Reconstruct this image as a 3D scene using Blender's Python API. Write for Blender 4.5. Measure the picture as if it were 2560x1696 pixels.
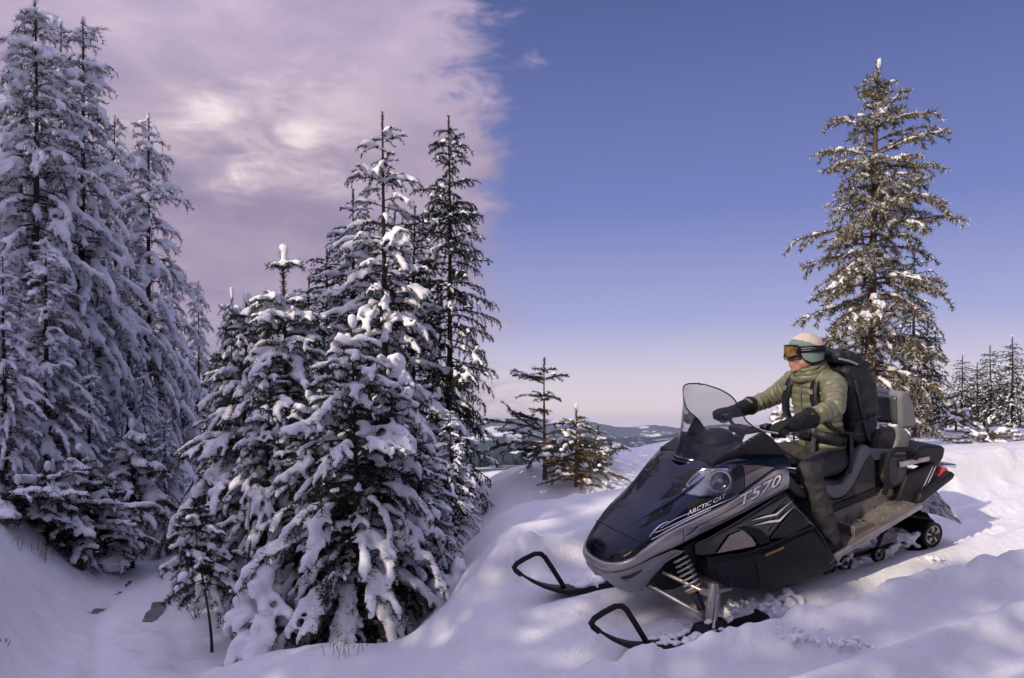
import bpy, bmesh, math, random
import numpy as np
from mathutils import Vector, Matrix, noise as mnoise

R = math.radians
scene = bpy.context.scene
COL = scene.collection
for o in list(bpy.data.objects):
    bpy.data.objects.remove(o)

# ------------------------------------------------------------------ camera
FOC = 2163.0            # focal length in photograph pixels (2560 px wide)
CX, HY = 1280.0, 1065.0  # principal column and horizon row of the photograph
cam_d = bpy.data.cameras.new("camera")
cam = bpy.data.objects.new("camera", cam_d)
COL.objects.link(cam)
cam.location = (0, 0, 0)
cam.rotation_euler = (R(90), 0, 0)
cam_d.sensor_width = 36
cam_d.lens = 36 * FOC / 2560.0
cam_d.shift_y = (HY - 848.0) / 2560.0
cam_d.clip_start = 0.05
cam_d.clip_end = 40000
scene.camera = cam
scene.render.resolution_x, scene.render.resolution_y = 1024, 678

# ------------------------------------------------------------------ world, sun, exposure
SUN_AZ = R(225)       # compass angle of the sun, from +Y clockwise: behind the camera, to the left
SUN_EL = R(25)
world = bpy.data.worlds.new("World")
scene.world = world
world.use_nodes = True
nt = world.node_tree
for n in list(nt.nodes):
    nt.nodes.remove(n)
def N(tree, typ, **kw):
    n = tree.nodes.new(typ)
    for k, v in kw.items():
        setattr(n, k, v)
    return n
def ramp(tree, stops, interp='LINEAR'):
    n = tree.nodes.new('ShaderNodeValToRGB')
    cr = n.color_ramp
    cr.interpolation = interp
    while len(cr.elements) > 1:
        cr.elements.remove(cr.elements[-1])
    cr.elements[0].position = stops[0][0]
    cr.elements[0].color = (*stops[0][1], 1)
    for p, c in stops[1:]:
        e = cr.elements.new(p)
        e.color = (*c, 1)
    return n
def mathn(tree, op, a=None, b=None, c=None, clamp=False):
    n = tree.nodes.new('ShaderNodeMath')
    n.operation = op
    n.use_clamp = clamp
    for i, x in enumerate((a, b, c)):
        if x is None:
            continue
        if isinstance(x, (int, float)):
            n.inputs[i].default_value = x
        else:
            tree.links.new(x, n.inputs[i])
    return n.outputs[0]
def mixrgb(tree, fac, a, b, blend='MIX'):
    n = tree.nodes.new('ShaderNodeMix')
    n.data_type = 'RGBA'
    n.blend_type = blend
    for idx, x in ((0, fac), (6, a), (7, b)):
        if isinstance(x, (int, float)):
            n.inputs[idx].default_value = x
        elif isinstance(x, tuple):
            n.inputs[idx].default_value = (*x, 1)
        else:
            tree.links.new(x, n.inputs[idx])
    return n.outputs[2]
def srgb(r, g, b):
    f = lambda c: (c / 255 / 12.92) if c <= 10 else ((c / 255 + .055) / 1.055) ** 2.4
    return (f(r), f(g), f(b))

sky = N(nt, 'ShaderNodeTexSky', sky_type='NISHITA', sun_disc=False)
sky.sun_elevation = SUN_EL
sky.sun_rotation = SUN_AZ
sky.altitude = 1200
sky.air_density = 1.0
sky.dust_density = 1.2
sky.ozone_density = 3.5
tc = N(nt, 'ShaderNodeTexCoord')
sep = N(nt, 'ShaderNodeSeparateXYZ')
nt.links.new(tc.outputs['Generated'], sep.inputs[0])
dx, dy, dz = sep.outputs
# clear sky: the Nishita sky pulled towards the lavender of a hazy winter morning
elev = mathn(nt, 'MAXIMUM', dz, 0.0)
tint = ramp(nt, [(0.0, srgb(250, 230, 228)), (0.05, srgb(224, 210, 222)), (0.12, srgb(168, 168, 213)), (0.24, srgb(118, 128, 190)), (0.44, srgb(84, 97, 153)), (1.0, srgb(70, 82, 138))])
nt.links.new(elev, tint.inputs[0])
skyb = mixrgb(nt, 1.0, sky.outputs[0], (0.115, 0.105, 0.115), 'MULTIPLY')
clear = mixrgb(nt, 0.88, skyb, tint.outputs[0])
# cloud bank over the forest side
lenxy = mathn(nt, 'SQRT', mathn(nt, 'ADD', mathn(nt, 'MULTIPLY', dx, dx), mathn(nt, 'MULTIPLY', dy, dy)))
side = mathn(nt, 'DIVIDE', mathn(nt, 'ADD', mathn(nt, 'MULTIPLY', dx, -0.92), mathn(nt, 'MULTIPLY', dy, 0.0)), mathn(nt, 'MAXIMUM', lenxy, 0.02))
mp = N(nt, 'ShaderNodeMapping')
mp.inputs['Scale'].default_value = (1.0, 1.0, 2.6)
nt.links.new(tc.outputs['Generated'], mp.inputs[0])
def wnoise(scale, detail, rough, dist=0.0, w=0.0):
    n = N(nt, 'ShaderNodeTexNoise', noise_dimensions='4D')
    n.inputs['Scale'].default_value = scale
    n.inputs['Detail'].default_value = detail
    n.inputs['Roughness'].default_value = rough
    n.inputs['Distortion'].default_value = dist
    n.inputs['W'].default_value = w
    nt.links.new(mp.outputs[0], n.inputs['Vector'])
    return n.outputs[0]
n_big = wnoise(3.0, 3, .5, .6, 8.8)
n_wisp = wnoise(15.0, 4, .62, .8, 2.2)
n_fine = wnoise(7.0, 4, .58, .4, 1.7)
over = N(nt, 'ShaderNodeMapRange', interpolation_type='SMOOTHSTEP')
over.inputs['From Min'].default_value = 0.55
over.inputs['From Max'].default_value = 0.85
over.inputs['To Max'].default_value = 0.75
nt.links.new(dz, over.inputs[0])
side = mathn(nt, 'ADD', side, over.outputs[0])  # cloud spread overhead, out of view, to raise the fill light
edge = mathn(nt, 'ADD', side, mathn(nt, 'ADD', mathn(nt, 'MULTIPLY', mathn(nt, 'SUBTRACT', n_fine, 0.5), 0.22), mathn(nt, 'MULTIPLY', mathn(nt, 'SUBTRACT', n_wisp, 0.5), 0.20)))
mask = N(nt, 'ShaderNodeMapRange', interpolation_type='SMOOTHSTEP')
mask.inputs['From Min'].default_value = -0.015
mask.inputs['From Max'].default_value = 0.085
nt.links.new(edge, mask.inputs[0])
cl_n = mathn(nt, 'ADD', mathn(nt, 'MULTIPLY', n_big, 0.50), mathn(nt, 'MULTIPLY', n_fine, 0.50))
# the thin bright place in the deck: a ragged, level opening
gx, gz = (690 - CX) / FOC, (HY - 335) / FOC
dyp = mathn(nt, 'MAXIMUM', dy, 0.05)
warp1 = mathn(nt, 'MULTIPLY', mathn(nt, 'SUBTRACT', n_fine, 0.5), 2.4)
warp2 = mathn(nt, 'MULTIPLY', mathn(nt, 'SUBTRACT', n_wisp, 0.5), 2.6)
gu = mathn(nt, 'DIVIDE', mathn(nt, 'SUBTRACT', mathn(nt, 'DIVIDE', dx, dyp), gx), 0.115)
gv = mathn(nt, 'DIVIDE', mathn(nt, 'SUBTRACT', mathn(nt, 'DIVIDE', dz, dyp), mathn(nt, 'MULTIPLY_ADD', gu, 0.012, gz)), 0.060)
gu = mathn(nt, 'ADD', gu, warp1)
gv = mathn(nt, 'ADD', gv, warp2)
g2 = mathn(nt, 'ADD', mathn(nt, 'MULTIPLY', gu, gu), mathn(nt, 'MULTIPLY', gv, gv))
glow = mathn(nt, 'MULTIPLY', mathn(nt, 'EXPONENT', mathn(nt, 'MULTIPLY', g2, -1.0)), mathn(nt, 'MULTIPLY_ADD', n_wisp, 1.2, mathn(nt, 'MULTIPLY_ADD', n_fine, 1.0, -0.15)))
cl_v = mathn(nt, 'ADD', cl_n, mathn(nt, 'MULTIPLY', glow, 0.30))
cl = ramp(nt, [(0.32, srgb(138, 130, 165)), (0.45, srgb(160, 146, 174)), (0.57, srgb(180, 164, 186)), (0.69, srgb(208, 191, 204)), (0.80, srgb(242, 230, 231))], 'LINEAR')
nt.links.new(cl_v, cl.inputs[0])
# unseen zenith brightened more steeply than a CIE overcast, for fill light
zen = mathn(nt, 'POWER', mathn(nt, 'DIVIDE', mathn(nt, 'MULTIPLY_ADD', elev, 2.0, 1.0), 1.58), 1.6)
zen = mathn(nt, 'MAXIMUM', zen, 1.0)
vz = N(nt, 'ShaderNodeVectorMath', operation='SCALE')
# unseen overhead cloud tinted bluer, to cool the fill light
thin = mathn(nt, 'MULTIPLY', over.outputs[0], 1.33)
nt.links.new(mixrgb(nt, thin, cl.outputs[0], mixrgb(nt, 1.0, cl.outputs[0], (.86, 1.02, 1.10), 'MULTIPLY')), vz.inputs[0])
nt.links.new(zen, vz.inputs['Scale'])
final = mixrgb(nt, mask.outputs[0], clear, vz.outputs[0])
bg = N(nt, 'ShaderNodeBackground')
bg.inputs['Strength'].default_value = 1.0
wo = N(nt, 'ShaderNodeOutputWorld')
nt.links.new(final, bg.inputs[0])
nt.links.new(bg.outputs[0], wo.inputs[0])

sun_d = bpy.data.lights.new("sun", 'SUN')
sun_d.energy = 3.7
sun_d.angle = R(0.5)
sun_d.color = (1.0, 0.86, 0.70)
sun = bpy.data.objects.new("sun", sun_d)
COL.objects.link(sun)
SUN_DIR = Vector((math.sin(SUN_AZ) * math.cos(SUN_EL), math.cos(SUN_AZ) * math.cos(SUN_EL), math.sin(SUN_EL)))
sun.rotation_euler = SUN_DIR.to_track_quat('Z', 'Y').to_euler()

vs = scene.view_settings
vs.view_transform = 'Standard'
vs.look = 'None'
vs.exposure = 0.0
vs.gamma = 1.0
vs.use_curve_mapping = False
scene.cycles.max_bounces = 4
scene.cycles.diffuse_bounces = 3
scene.cycles.glossy_bounces = 3
scene.cycles.use_adaptive_sampling = True
scene.cycles.adaptive_threshold = 0.035
scene.cycles.transparent_max_bounces = 8
scene.cycles.volume_bounces = 0
scene.cycles.use_denoising = True

# ------------------------------------------------------------------ helpers
def at(px, py, Y):
    """World point that stands at depth Y on the sight line of a photograph pixel."""
    return Vector(((px - CX) / FOC * Y, Y, (HY - py) / FOC * Y))
def tag(o, label=None, cat=None, group=None, kind=None):
    for k, v in (('label', label), ('category', cat), ('group', group), ('kind', kind)):
        if v:
            o[k] = v
    return o
def link(name, data, parent=None, mat=None):
    o = bpy.data.objects.new(name, data)
    COL.objects.link(o)
    if parent is not None:
        o.parent = parent
    if mat is not None and data is not None:
        if len(data.materials) == 0:
            data.materials.append(mat)
    return o
def mesh_np(name, V, faces, smooth=True):
    """Mesh from numpy verts and a list of face arrays (k x 3 or k x 4)."""
    me = bpy.data.meshes.new(name)
    faces = [np.asarray(f, dtype=np.int32) for f in faces if len(f)]
    nl = sum(f.size for f in faces)
    nf = sum(len(f) for f in faces)
    me.vertices.add(len(V))
    me.vertices.foreach_set('co', np.asarray(V, dtype=np.float32).ravel())
    me.loops.add(nl)
    me.polygons.add(nf)
    li = np.concatenate([f.ravel() for f in faces])
    tot = np.concatenate([np.full(len(f), f.shape[1], dtype=np.int32) for f in faces])
    st = np.concatenate([[0], np.cumsum(tot)[:-1]]).astype(np.int32)
    me.loops.foreach_set('vertex_index', li)
    me.polygons.foreach_set('loop_start', st)
    me.polygons.foreach_set('loop_total', tot)
    me.polygons.foreach_set('use_smooth', np.full(nf, smooth, dtype=bool))
    me.update(calc_edges=True)
    return me

class MB:
    """Collects shapes and links them as one mesh object."""
    def __init__(self):
        self.v, self.f = [], []
        self.n = 0
    def add(self, V, F):
        V = [tuple(p) for p in V]
        self.v += V
        self.f += [tuple(i + self.n for i in f) for f in F]
        self.n += len(V)
        return self
    def box(self, c, s, rot=None, taper=1.0):
        c = Vector(c)
        P = []
        for z in (-1, 1):
            k = taper if z > 0 else 1.0
            for x, y in ((-1, -1), (1, -1), (1, 1), (-1, 1)):
                p = Vector((x * s[0] / 2 * k, y * s[1] / 2 * k, z * s[2] / 2))
                if rot is not None:
                    p = rot @ p
                P.append(c + p)
        return self.add(P, [(3, 2, 1, 0), (4, 5, 6, 7), (0, 1, 5, 4), (1, 2, 6, 5), (2, 3, 7, 6), (3, 0, 4, 7)])
    def tube(self, pts, rad, n=8, caps=True, closed=False, flat=1.0, up=None):
        pts = [Vector(p) for p in pts]
        if not hasattr(rad, '__len__'):
            rad = [rad] * len(pts)
        m = len(pts)
        V, F = [], []
        prev = None
        for i, p in enumerate(pts):
            a = pts[(i - 1) % m] if (closed or i > 0) else p
            b = pts[(i + 1) % m] if (closed or i < m - 1) else p
            t = (b - a)
            if t.length < 1e-9:
                t = Vector((0, 0, 1))
            t.normalize()
            if prev is None:
                r = Vector(up) if up is not None else (Vector((0, 0, 1)) if abs(t.z) < .9 else Vector((1, 0, 0)))
            else:
                r = prev
            r = r - t * r.dot(t)
            if r.length < 1e-6:
                r = t.orthogonal()
            r.normalize()
            prev = r
            s = t.cross(r)
            for k in range(n):
                a_ = 2 * math.pi * k / n
                V.append(p + (r * math.cos(a_) * flat + s * math.sin(a_)) * rad[i])
        rng = m if closed else m - 1
        for i in range(rng):
            j = (i + 1) % m
            for k in range(n):
                l = (k + 1) % n
                F.append((i * n + k, i * n + l, j * n + l, j * n + k))
        if caps and not closed:
            F.append(tuple(range(n))[::-1])
            F.append(tuple((m - 1) * n + k for k in range(n)))
        return self.add(V, F)
    def prism(self, poly, y0, y1, fn=None):
        """Extrude an (x, z) outline from y0 to y1 (local sled axes)."""
        n = len(poly)
        V = [(x, y0, z) for x, z in poly] + [(x, y1, z) for x, z in poly]
        if fn:
            V = [fn(*p) for p in V]
        F = [tuple(range(n)), tuple(range(2 * n - 1, n - 1, -1))]
        F += [(i + n, (i + 1) % n + n, (i + 1) % n, i) for i in range(n)]
        return self.add(V, F)
    def lathe(self, prof, c, axis='y', n=24):
        """Revolve (radius, height) pairs round an axis through c."""
        V, F = [], []
        for r, h in prof:
            for k in range(n):
                a = 2 * math.pi * k / n
                p = (r * math.cos(a), h, r * math.sin(a)) if axis == 'y' else (r * math.cos(a), r * math.sin(a), h)
                V.append((p[0] + c[0], p[1] + c[1], p[2] + c[2]))
        for i in range(len(prof) - 1):
            for k in range(n):
                l = (k + 1) % n
                F.append((i * n + k, i * n + l, (i + 1) * n + l, (i + 1) * n + k))
        F.append(tuple(range(n))[::-1])
        F.append(tuple((len(prof) - 1) * n + k for k in range(n)))
        return self.add(V, F)
    def build(self, name, mat, parent=None, smooth=True, bevel=0.0, seg=2, sub=0, angle=35, solid=0.0):
        me = bpy.data.meshes.new(name)
        me.from_pydata(self.v, [], self.f)
        bm = bmesh.new()
        bm.from_mesh(me)
        bmesh.ops.recalc_face_normals(bm, faces=bm.faces)
        bm.to_mesh(me)
        bm.free()
        o = link(name, me, parent, mat)
        if smooth:
            me.polygons.foreach_set('use_smooth', [True] * len(me.polygons))
            me.set_sharp_from_angle(angle=R(angle))
        if solid:
            m = o.modifiers.new('solid', 'SOLIDIFY')
            m.thickness = solid
            m.offset = -1
        if bevel:
            m = o.modifiers.new('bevel', 'BEVEL')
            m.width = bevel
            m.segments = seg
            m.limit_method = 'ANGLE'
            m.angle_limit = R(30)
            m.harden_normals = False
        if sub:
            m = o.modifiers.new('sub', 'SUBSURF')
            m.levels = m.render_levels = sub
        return o

# ------------------------------------------------------------------ materials
def newmat(name):
    m = bpy.data.materials.new(name)
    m.use_nodes = True
    t = m.node_tree
    return m, t, t.nodes['Principled BSDF']
def pmat(name, color, rough=.5, metal=0.0, spec=.5, coat=0.0, var=0.0, vscale=8.0, bump=0.0, bscale=60.0, col2=None, coords='Object', coat_rough=.05):
    m, t, b = newmat(name)
    b.inputs['Roughness'].default_value = rough
    b.inputs['Metallic'].default_value = metal
    b.inputs['Specular IOR Level'].default_value = spec
    b.inputs['Coat Weight'].default_value = coat
    b.inputs['Coat Roughness'].default_value = coat_rough
    tcn = N(t, 'ShaderNodeTexCoord')
    if var or col2:
        nz = N(t, 'ShaderNodeTexNoise')
        nz.inputs['Scale'].default_value = vscale
        nz.inputs['Detail'].default_value = 6
        nz.inputs['Roughness'].default_value = .62
        t.links.new(tcn.outputs[coords], nz.inputs['Vector'])
        c2 = col2 or tuple(c * (1 - var) for c in color)
        c1 = color if col2 else tuple(min(1, c * (1 + var)) for c in color)
        rp = ramp(t, [(0.32, c2), (0.68, c1)])
        t.links.new(nz.outputs[0], rp.inputs[0])
        t.links.new(rp.outputs[0], b.inputs['Base Color'])
        rr = N(t, 'ShaderNodeMapRange')
        rr.inputs['To Min'].default_value = rough * .85
        rr.inputs['To Max'].default_value = min(1, rough * 1.2)
        t.links.new(nz.outputs[0], rr.inputs[0])
        t.links.new(rr.outputs[0], b.inputs['Roughness'])
    else:
        b.inputs['Base Color'].default_value = (*color, 1)
    if bump:
        n2 = N(t, 'ShaderNodeTexNoise')
        n2.inputs['Scale'].default_value = bscale
        n2.inputs['Detail'].default_value = 5
        t.links.new(tcn.outputs[coords], n2.inputs['Vector'])
        bp = N(t, 'ShaderNodeBump')
        bp.inputs['Strength'].default_value = bump
        bp.inputs['Distance'].default_value = .01
        t.links.new(n2.outputs[0], bp.inputs['Height'])
        t.links.new(bp.outputs[0], b.inputs['Normal'])
    return m
def snow_mat(name, scale=1.0, sparkle=True):
    m, t, b = newmat(name)
    b.inputs['Roughness'].default_value = .55
    b.inputs['Specular IOR Level'].default_value = .25
    tcn = N(t, 'ShaderNodeTexCoord')
    geo = N(t, 'ShaderNodeNewGeometry')
    n1 = N(t, 'ShaderNodeTexNoise')
    n1.inputs['Scale'].default_value = 2.3 * scale
    n1.inputs['Detail'].default_value = 8
    n1.inputs['Roughness'].default_value = .65
    t.links.new(geo.outputs['Position'], n1.inputs['Vector'])
    rp = ramp(t, [(0.3, (.80, .795, .82)), (0.7, (.91, .90, .91))])
    t.links.new(n1.outputs[0], rp.inputs[0])
    t.links.new(rp.outputs[0], b.inputs['Base Color'])
    n2 = N(t, 'ShaderNodeTexNoise')
    n2.inputs['Scale'].default_value = 38 * scale
    n2.inputs['Detail'].default_value = 6
    n2.inputs['Roughness'].default_value = .7
    t.links.new(geo.outputs['Position'], n2.inputs['Vector'])
    n3 = N(t, 'ShaderNodeTexNoise')
    n3.inputs['Scale'].default_value = 7 * scale
    n3.inputs['Detail'].default_value = 5
    t.links.new(geo.outputs['Position'], n3.inputs['Vector'])
    h = mathn(t, 'ADD', mathn(t, 'MULTIPLY', n2.outputs[0], .35), n3.outputs[0])
    bp = N(t, 'ShaderNodeBump')
    bp.inputs['Strength'].default_value = .45
    bp.inputs['Distance'].default_value = .03 / scale
    t.links.new(h, bp.inputs['Height'])
    t.links.new(bp.outputs[0], b.inputs['Normal'])
    return m
M = {}
M['snow'] = snow_mat('snow_ground_material')
M['tree_snow'] = snow_mat('snow_on_branches_material', 1.6)
# ------------------------------------------------------------------ terrain
# pose of the snowmobile on the slope (used by the ground for its trail)
YAW, PITCH, ROLL = R(203.2733), R(7.2726), R(-8.6203)
SLED_POS = Vector((0.93828, 5.40208, -1.13440))
SLED_ROT = Matrix.Rotation(YAW, 3, 'Z') @ Matrix.Rotation(PITCH, 3, 'Y') @ Matrix.Rotation(ROLL, 3, 'X')
SLED = Matrix.Translation(SLED_POS) @ SLED_ROT.to_4x4()
_SR = np.array(SLED_ROT)

KL = 0.5   # the forest road lies close below the open slope
def vnoise(x, y, seed=0.0):
    """Smooth value noise on arrays."""
    xi, yi = np.floor(x), np.floor(y)
    xf, yf = x - xi, y - yi
    def h(a, b):
        s = np.sin(a * 127.1 + b * 311.7 + seed * 74.7) * 43758.5453
        return s - np.floor(s)
    u = xf * xf * xf * (xf * (xf * 6 - 15) + 10)
    v = yf * yf * yf * (yf * (yf * 6 - 15) + 10)
    return (h(xi, yi) * (1 - u) + h(xi + 1, yi) * u) * (1 - v) + (h(xi, yi + 1) * (1 - u) + h(xi + 1, yi + 1) * u) * v - .5
def fbm(x, y, seed=0.0, oct=5, gain=.5):
    s, a = 0, 1.0
    for i in range(oct):
        s = s + a * vnoise(x * 2 ** i + 17.3 * i, y * 2 ** i - 9.1 * i, seed + i)
        a *= gain
    return s
def sst(a, b, x):
    t = np.clip((x - a) / (b - a), 0, 1)
    return t * t * (3 - 2 * t)
def gau(x, y, cx, cy, rx, ry=None):
    ry = ry or rx
    return np.exp(-((x - cx) / rx) ** 2 - ((y - cy) / ry) ** 2)
def height(x, y, fine=True):
    x = np.asarray(x, float)
    y = np.asarray(y, float)
    d = np.hypot(x, y)
    # open slope the snowmobile stands on
    plane = -1.134 + .059 * (x - .938) + .188 * (y - 5.402)
    plane = np.clip(np.maximum(plane, -2.0 + .03 * y), -5, 8)
    y0 = y
    y = np.clip(y, -40, 4000)
    plat = -.66 +   .075 * np.clip(x - .3, -1, 4) + .010 * np.clip(y - 8, 0, 30) * sst(2.5, 6, x)
    k = 9.0
    A = -np.log(np.exp(-k * plane) + np.exp(-k * plat)) / k
    A = A - .20 * gau(x, y, .9, 9.1, 1.7, .6) + .30 * gau(x, y, .9, 10.6, .75, .55) - .12 * gau(x, y, 2.0, 10.3, .7, .9)
    A = A + .22 * gau(x, y, 3.3, 13.6, 1.7, 1.5) + .10 * gau(x, y, -.1, 11.2, 1.0, .8)
    A = A + .22 * sst(11, 19, y) * sst(4.5, 8.5, x) + .25 * fbm(x * .35, y * .35, 3, 3) * sst(9, 14, y)
    ang = np.where(y > .5, x / np.maximum(y, .5), np.where(x > 0, 2, -2))
    yc = 13.0 + 120 * sst(.33, .47, ang) + 400 * sst(.5, .8, ang)
    drop = np.clip(y - yc, 0, None)
    A = A - np.minimum(.62 * drop * drop / (drop + 7.0), 47)
    # gully with the forest road
    X, Y = x / KL, y / KL
    B = -3.28 + .10 * fbm(X * .5, Y * .5, 7, 4) + .035 * fbm(X * 2.1, Y * 2.1, 8, 3)
    B = B + 2.3 * sst(-7.8, -11.0, X + .33 * (Y - 17)) + 3.5 * sst(-11, -24, X) + .8 * sst(26, 36, Y)
    B = B + .42 * gau(X, Y, -2.3, 11.2, 1.9, .8) + .25 * gau(X, Y, -4.2, 16, 2.0, 1.2)
    rc = X + 5.2 + .35 * (Y - 12) + .25 * np.sin(Y * .5)
    B = B - .12 * np.exp(-(rc / 1.5) ** 2) - .07 * np.exp(-((np.abs(rc) - .62) / .22) ** 2) * (.6 + .8 * (fbm(X, Y, 19, 2) + .5))
    B = B * KL
    B = B - sst(15, 60, y) * np.minimum((np.clip(y - 18, 0, None)) * .35, 45) * sst(-60, -5, x)
    s = x + .03 * y + .30 * fbm(x * .8, y * .8, 61, 3)
    aL = np.where(y > .5, x / np.maximum(y, .5), np.where(x > 0, 2, -2)) + .020 * fbm(x * .9, y * .9, 61, 3)
    mL = sst(.005, -.165, aL) * sst(1.0, 4.0, y)
    mL = np.maximum(mL, sst(-1.2, -3.5, x))
    H = A * (1 - mL) + B * mL
    # snowmobile trail: everything in the machine's own axes
    if fine:
        rx, ry = x - SLED_POS.x, y - SLED_POS.y
        cy, sy = math.cos(YAW), math.sin(YAW)
        lx = rx * cy + ry * sy
        ly = -rx * sy + ry * cy
        fade = sst(-14, -9, lx) * sst(5.0, 3.2, lx) * (1 - mL) * sst(2.9, 2.1, np.abs(ly))
        ly2 = ly + .05 * vnoise(lx * .7, lx * 0, 5)
        prof = .13 - .13 * sst(1.02, .74, np.abs(ly2)) + .105 * np.exp(-((np.abs(ly2) - .93) / .13) ** 2)
        prof = prof - .05 * np.exp(-((np.abs(ly2) - .5) / .09) ** 2) + .025 * np.exp(-((np.abs(ly2) - .28) / .07) ** 2)
        prof = prof - .07 * np.exp(-((ly2 - 1.25) / .10) ** 2) + .06 * np.exp(-((ly2 - 1.45) / .10) ** 2) - .06 * np.exp(-((ly2 - 1.70) / .12) ** 2) + .05 * np.exp(-((ly2 - 1.95) / .10) ** 2) + .05 * np.exp(-((ly2 + 1.45) / .12) ** 2)
        clump = np.maximum(fbm(lx * 4.0, ly * 4.4, 11, 4, .5) - .06, 0) * .10
        clump = clump + np.maximum(fbm(lx * 9, ly * 9, 13, 3, .5) - .10, 0) * .045
        band = np.exp(-((np.abs(ly2) - .86) / .26) ** 2) + .6 * np.exp(-((ly2) / .5) ** 2) * sst(-1.6, -2.4, lx) + .55 * np.exp(-(ly2 / .55) ** 2) * sst(.2, .6, lx) + .6 * np.exp(-((ly2 - 1.55) / .2) ** 2)
        ribs = .013 * np.sin(lx * 2 * np.pi / .10) * sst(.21, .17, np.abs(ly2)) * sst(-2.15, -2.4, lx)
        pressed = -.03 * sst(.23, .19, np.abs(ly2)) * sst(-2.1, -2.5, lx)
        H = H + fade * (prof + .036 + clump * band + ribs + pressed)
        H = H + .022 * fbm(x * 2.3, y * 2.3, 21, 4) * (1 - .6 * mL) * sst(3, 6, d)
        # wind ripple on the open mound
        H = H + .018 * np.abs(fbm(x * 7, y * 9, 31, 3)) * gau(x, y, .3, 9.6, 1.6, 1.4)
        # half-buried tussocks and hoof marks along the road
        H = H + .06 * np.maximum(fbm(x * 3, y * 3, 41, 3) - .18, 0) * mL
    far = sst(140, 500, d)
    vall = -46 - .072 * np.clip(d - 900, 0, None) + 16 * fbm(x / 420., y / 420., 51, 4) + 5 * fbm(x / 90., y / 90., 52, 3)
    H = np.clip(H, -60, 60) * (1 - far) + vall * far
    return H
def ground_z(x, y):
    return float(height(np.array([x]), np.array([y]))[0])

fov = np.radians(np.concatenate([np.linspace(-180, -36, 40)[:-1], np.linspace(-36, 36, 380), np.linspace(36, 180, 40)[1:]]))
rad = [.4, .8, 1.3, 1.9]
for r_to, ratio in ((4.2, 1.025), (9.2, 1.0060), (24, 1.0125), (100, 1.03), (15000, 1.085)):
    while rad[-1] < r_to:
        rad.append(rad[-1] * ratio)
rad = np.array(rad)
AA, RR = np.meshgrid(fov, rad, indexing='xy')
GX, GY = RR * np.sin(AA), RR * np.cos(AA)
GZ = height(GX, GY)
nr, na = GX.shape
V = np.stack([GX.ravel(), GY.ravel(), GZ.ravel()], 1)
ii = (np.arange(nr - 1)[:, None] * na + np.arange(na - 1)[None, :]).ravel()
F4 = np.stack([ii, ii + na, ii + na + 1, ii + 1], 1)[:, ::-1]
cidx = len(V)
V = np.concatenate([V, [[0, 0, ground_z(0, .3)]]])
F3 = np.stack([np.full(na - 1, cidx), np.arange(na - 1), np.arange(1, na)], 1)[:, ::-1]
gme = mesh_np('snow_ground', V, [F4, F3])
# ground material: snow, with needle litter far out as forest patches on the valley side
m, t, b = newmat('snowfield')
b.inputs['Roughness'].default_value = .55
b.inputs['Specular IOR Level'].default_value = .22
geo = N(t, 'ShaderNodeNewGeometry')
def tnoise(t, src, scale, detail=6, rough=.6):
    n = N(t, 'ShaderNodeTexNoise')
    n.inputs['Scale'].default_value = scale
    n.inputs['Detail'].default_value = detail
    n.inputs['Roughness'].default_value = rough
    t.links.new(src, n.inputs['Vector'])
    return n.outputs[0]
pos = geo.outputs['Position']
c0 = ramp(t, [(0.3, (.82, .81, .835)), (0.7, (.90, .89, .90))])
t.links.new(tnoise(t, pos, 1.1, 8), c0.inputs[0])
ln = N(t, 'ShaderNodeVectorMath', operation='LENGTH')
t.links.new(pos, ln.inputs[0])
farm = N(t, 'ShaderNodeMapRange')
farm.inputs['From Min'].default_value = 250
farm.inputs['From Max'].default_value = 500
t.links.new(ln.outputs['Value'], farm.inputs[0])
wood = ramp(t, [(0.50, (0, 0, 0)), (0.56, (1, 1, 1))])
t.links.new(tnoise(t, pos, .0042, 9, .68), wood.inputs[0])
wf = mathn(t, 'MULTIPLY', farm.outputs[0], wood.outputs[0])
t.links.new(mixrgb(t, wf, c0.outputs[0], (.022, .035, .035)), b.inputs['Base Color'])
hgt = mathn(t, 'ADD', mathn(t, 'ADD', mathn(t, 'MULTIPLY', tnoise(t, pos, 75, 6, .75), .40), mathn(t, 'MULTIPLY', tnoise(t, pos, 12, 5), .5)), tnoise(t, pos, 3.5, 4))
bp = N(t, 'ShaderNodeBump')
bp.inputs['Strength'].default_value = .7
bp.inputs['Distance'].default_value = .030
t.links.new(hgt, bp.inputs['Height'])
t.links.new(bp.outputs[0], b.inputs['Normal'])
M['snowfield'] = m
g = link('snow_ground', gme, None, m)
tag(g, kind='structure')

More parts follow.
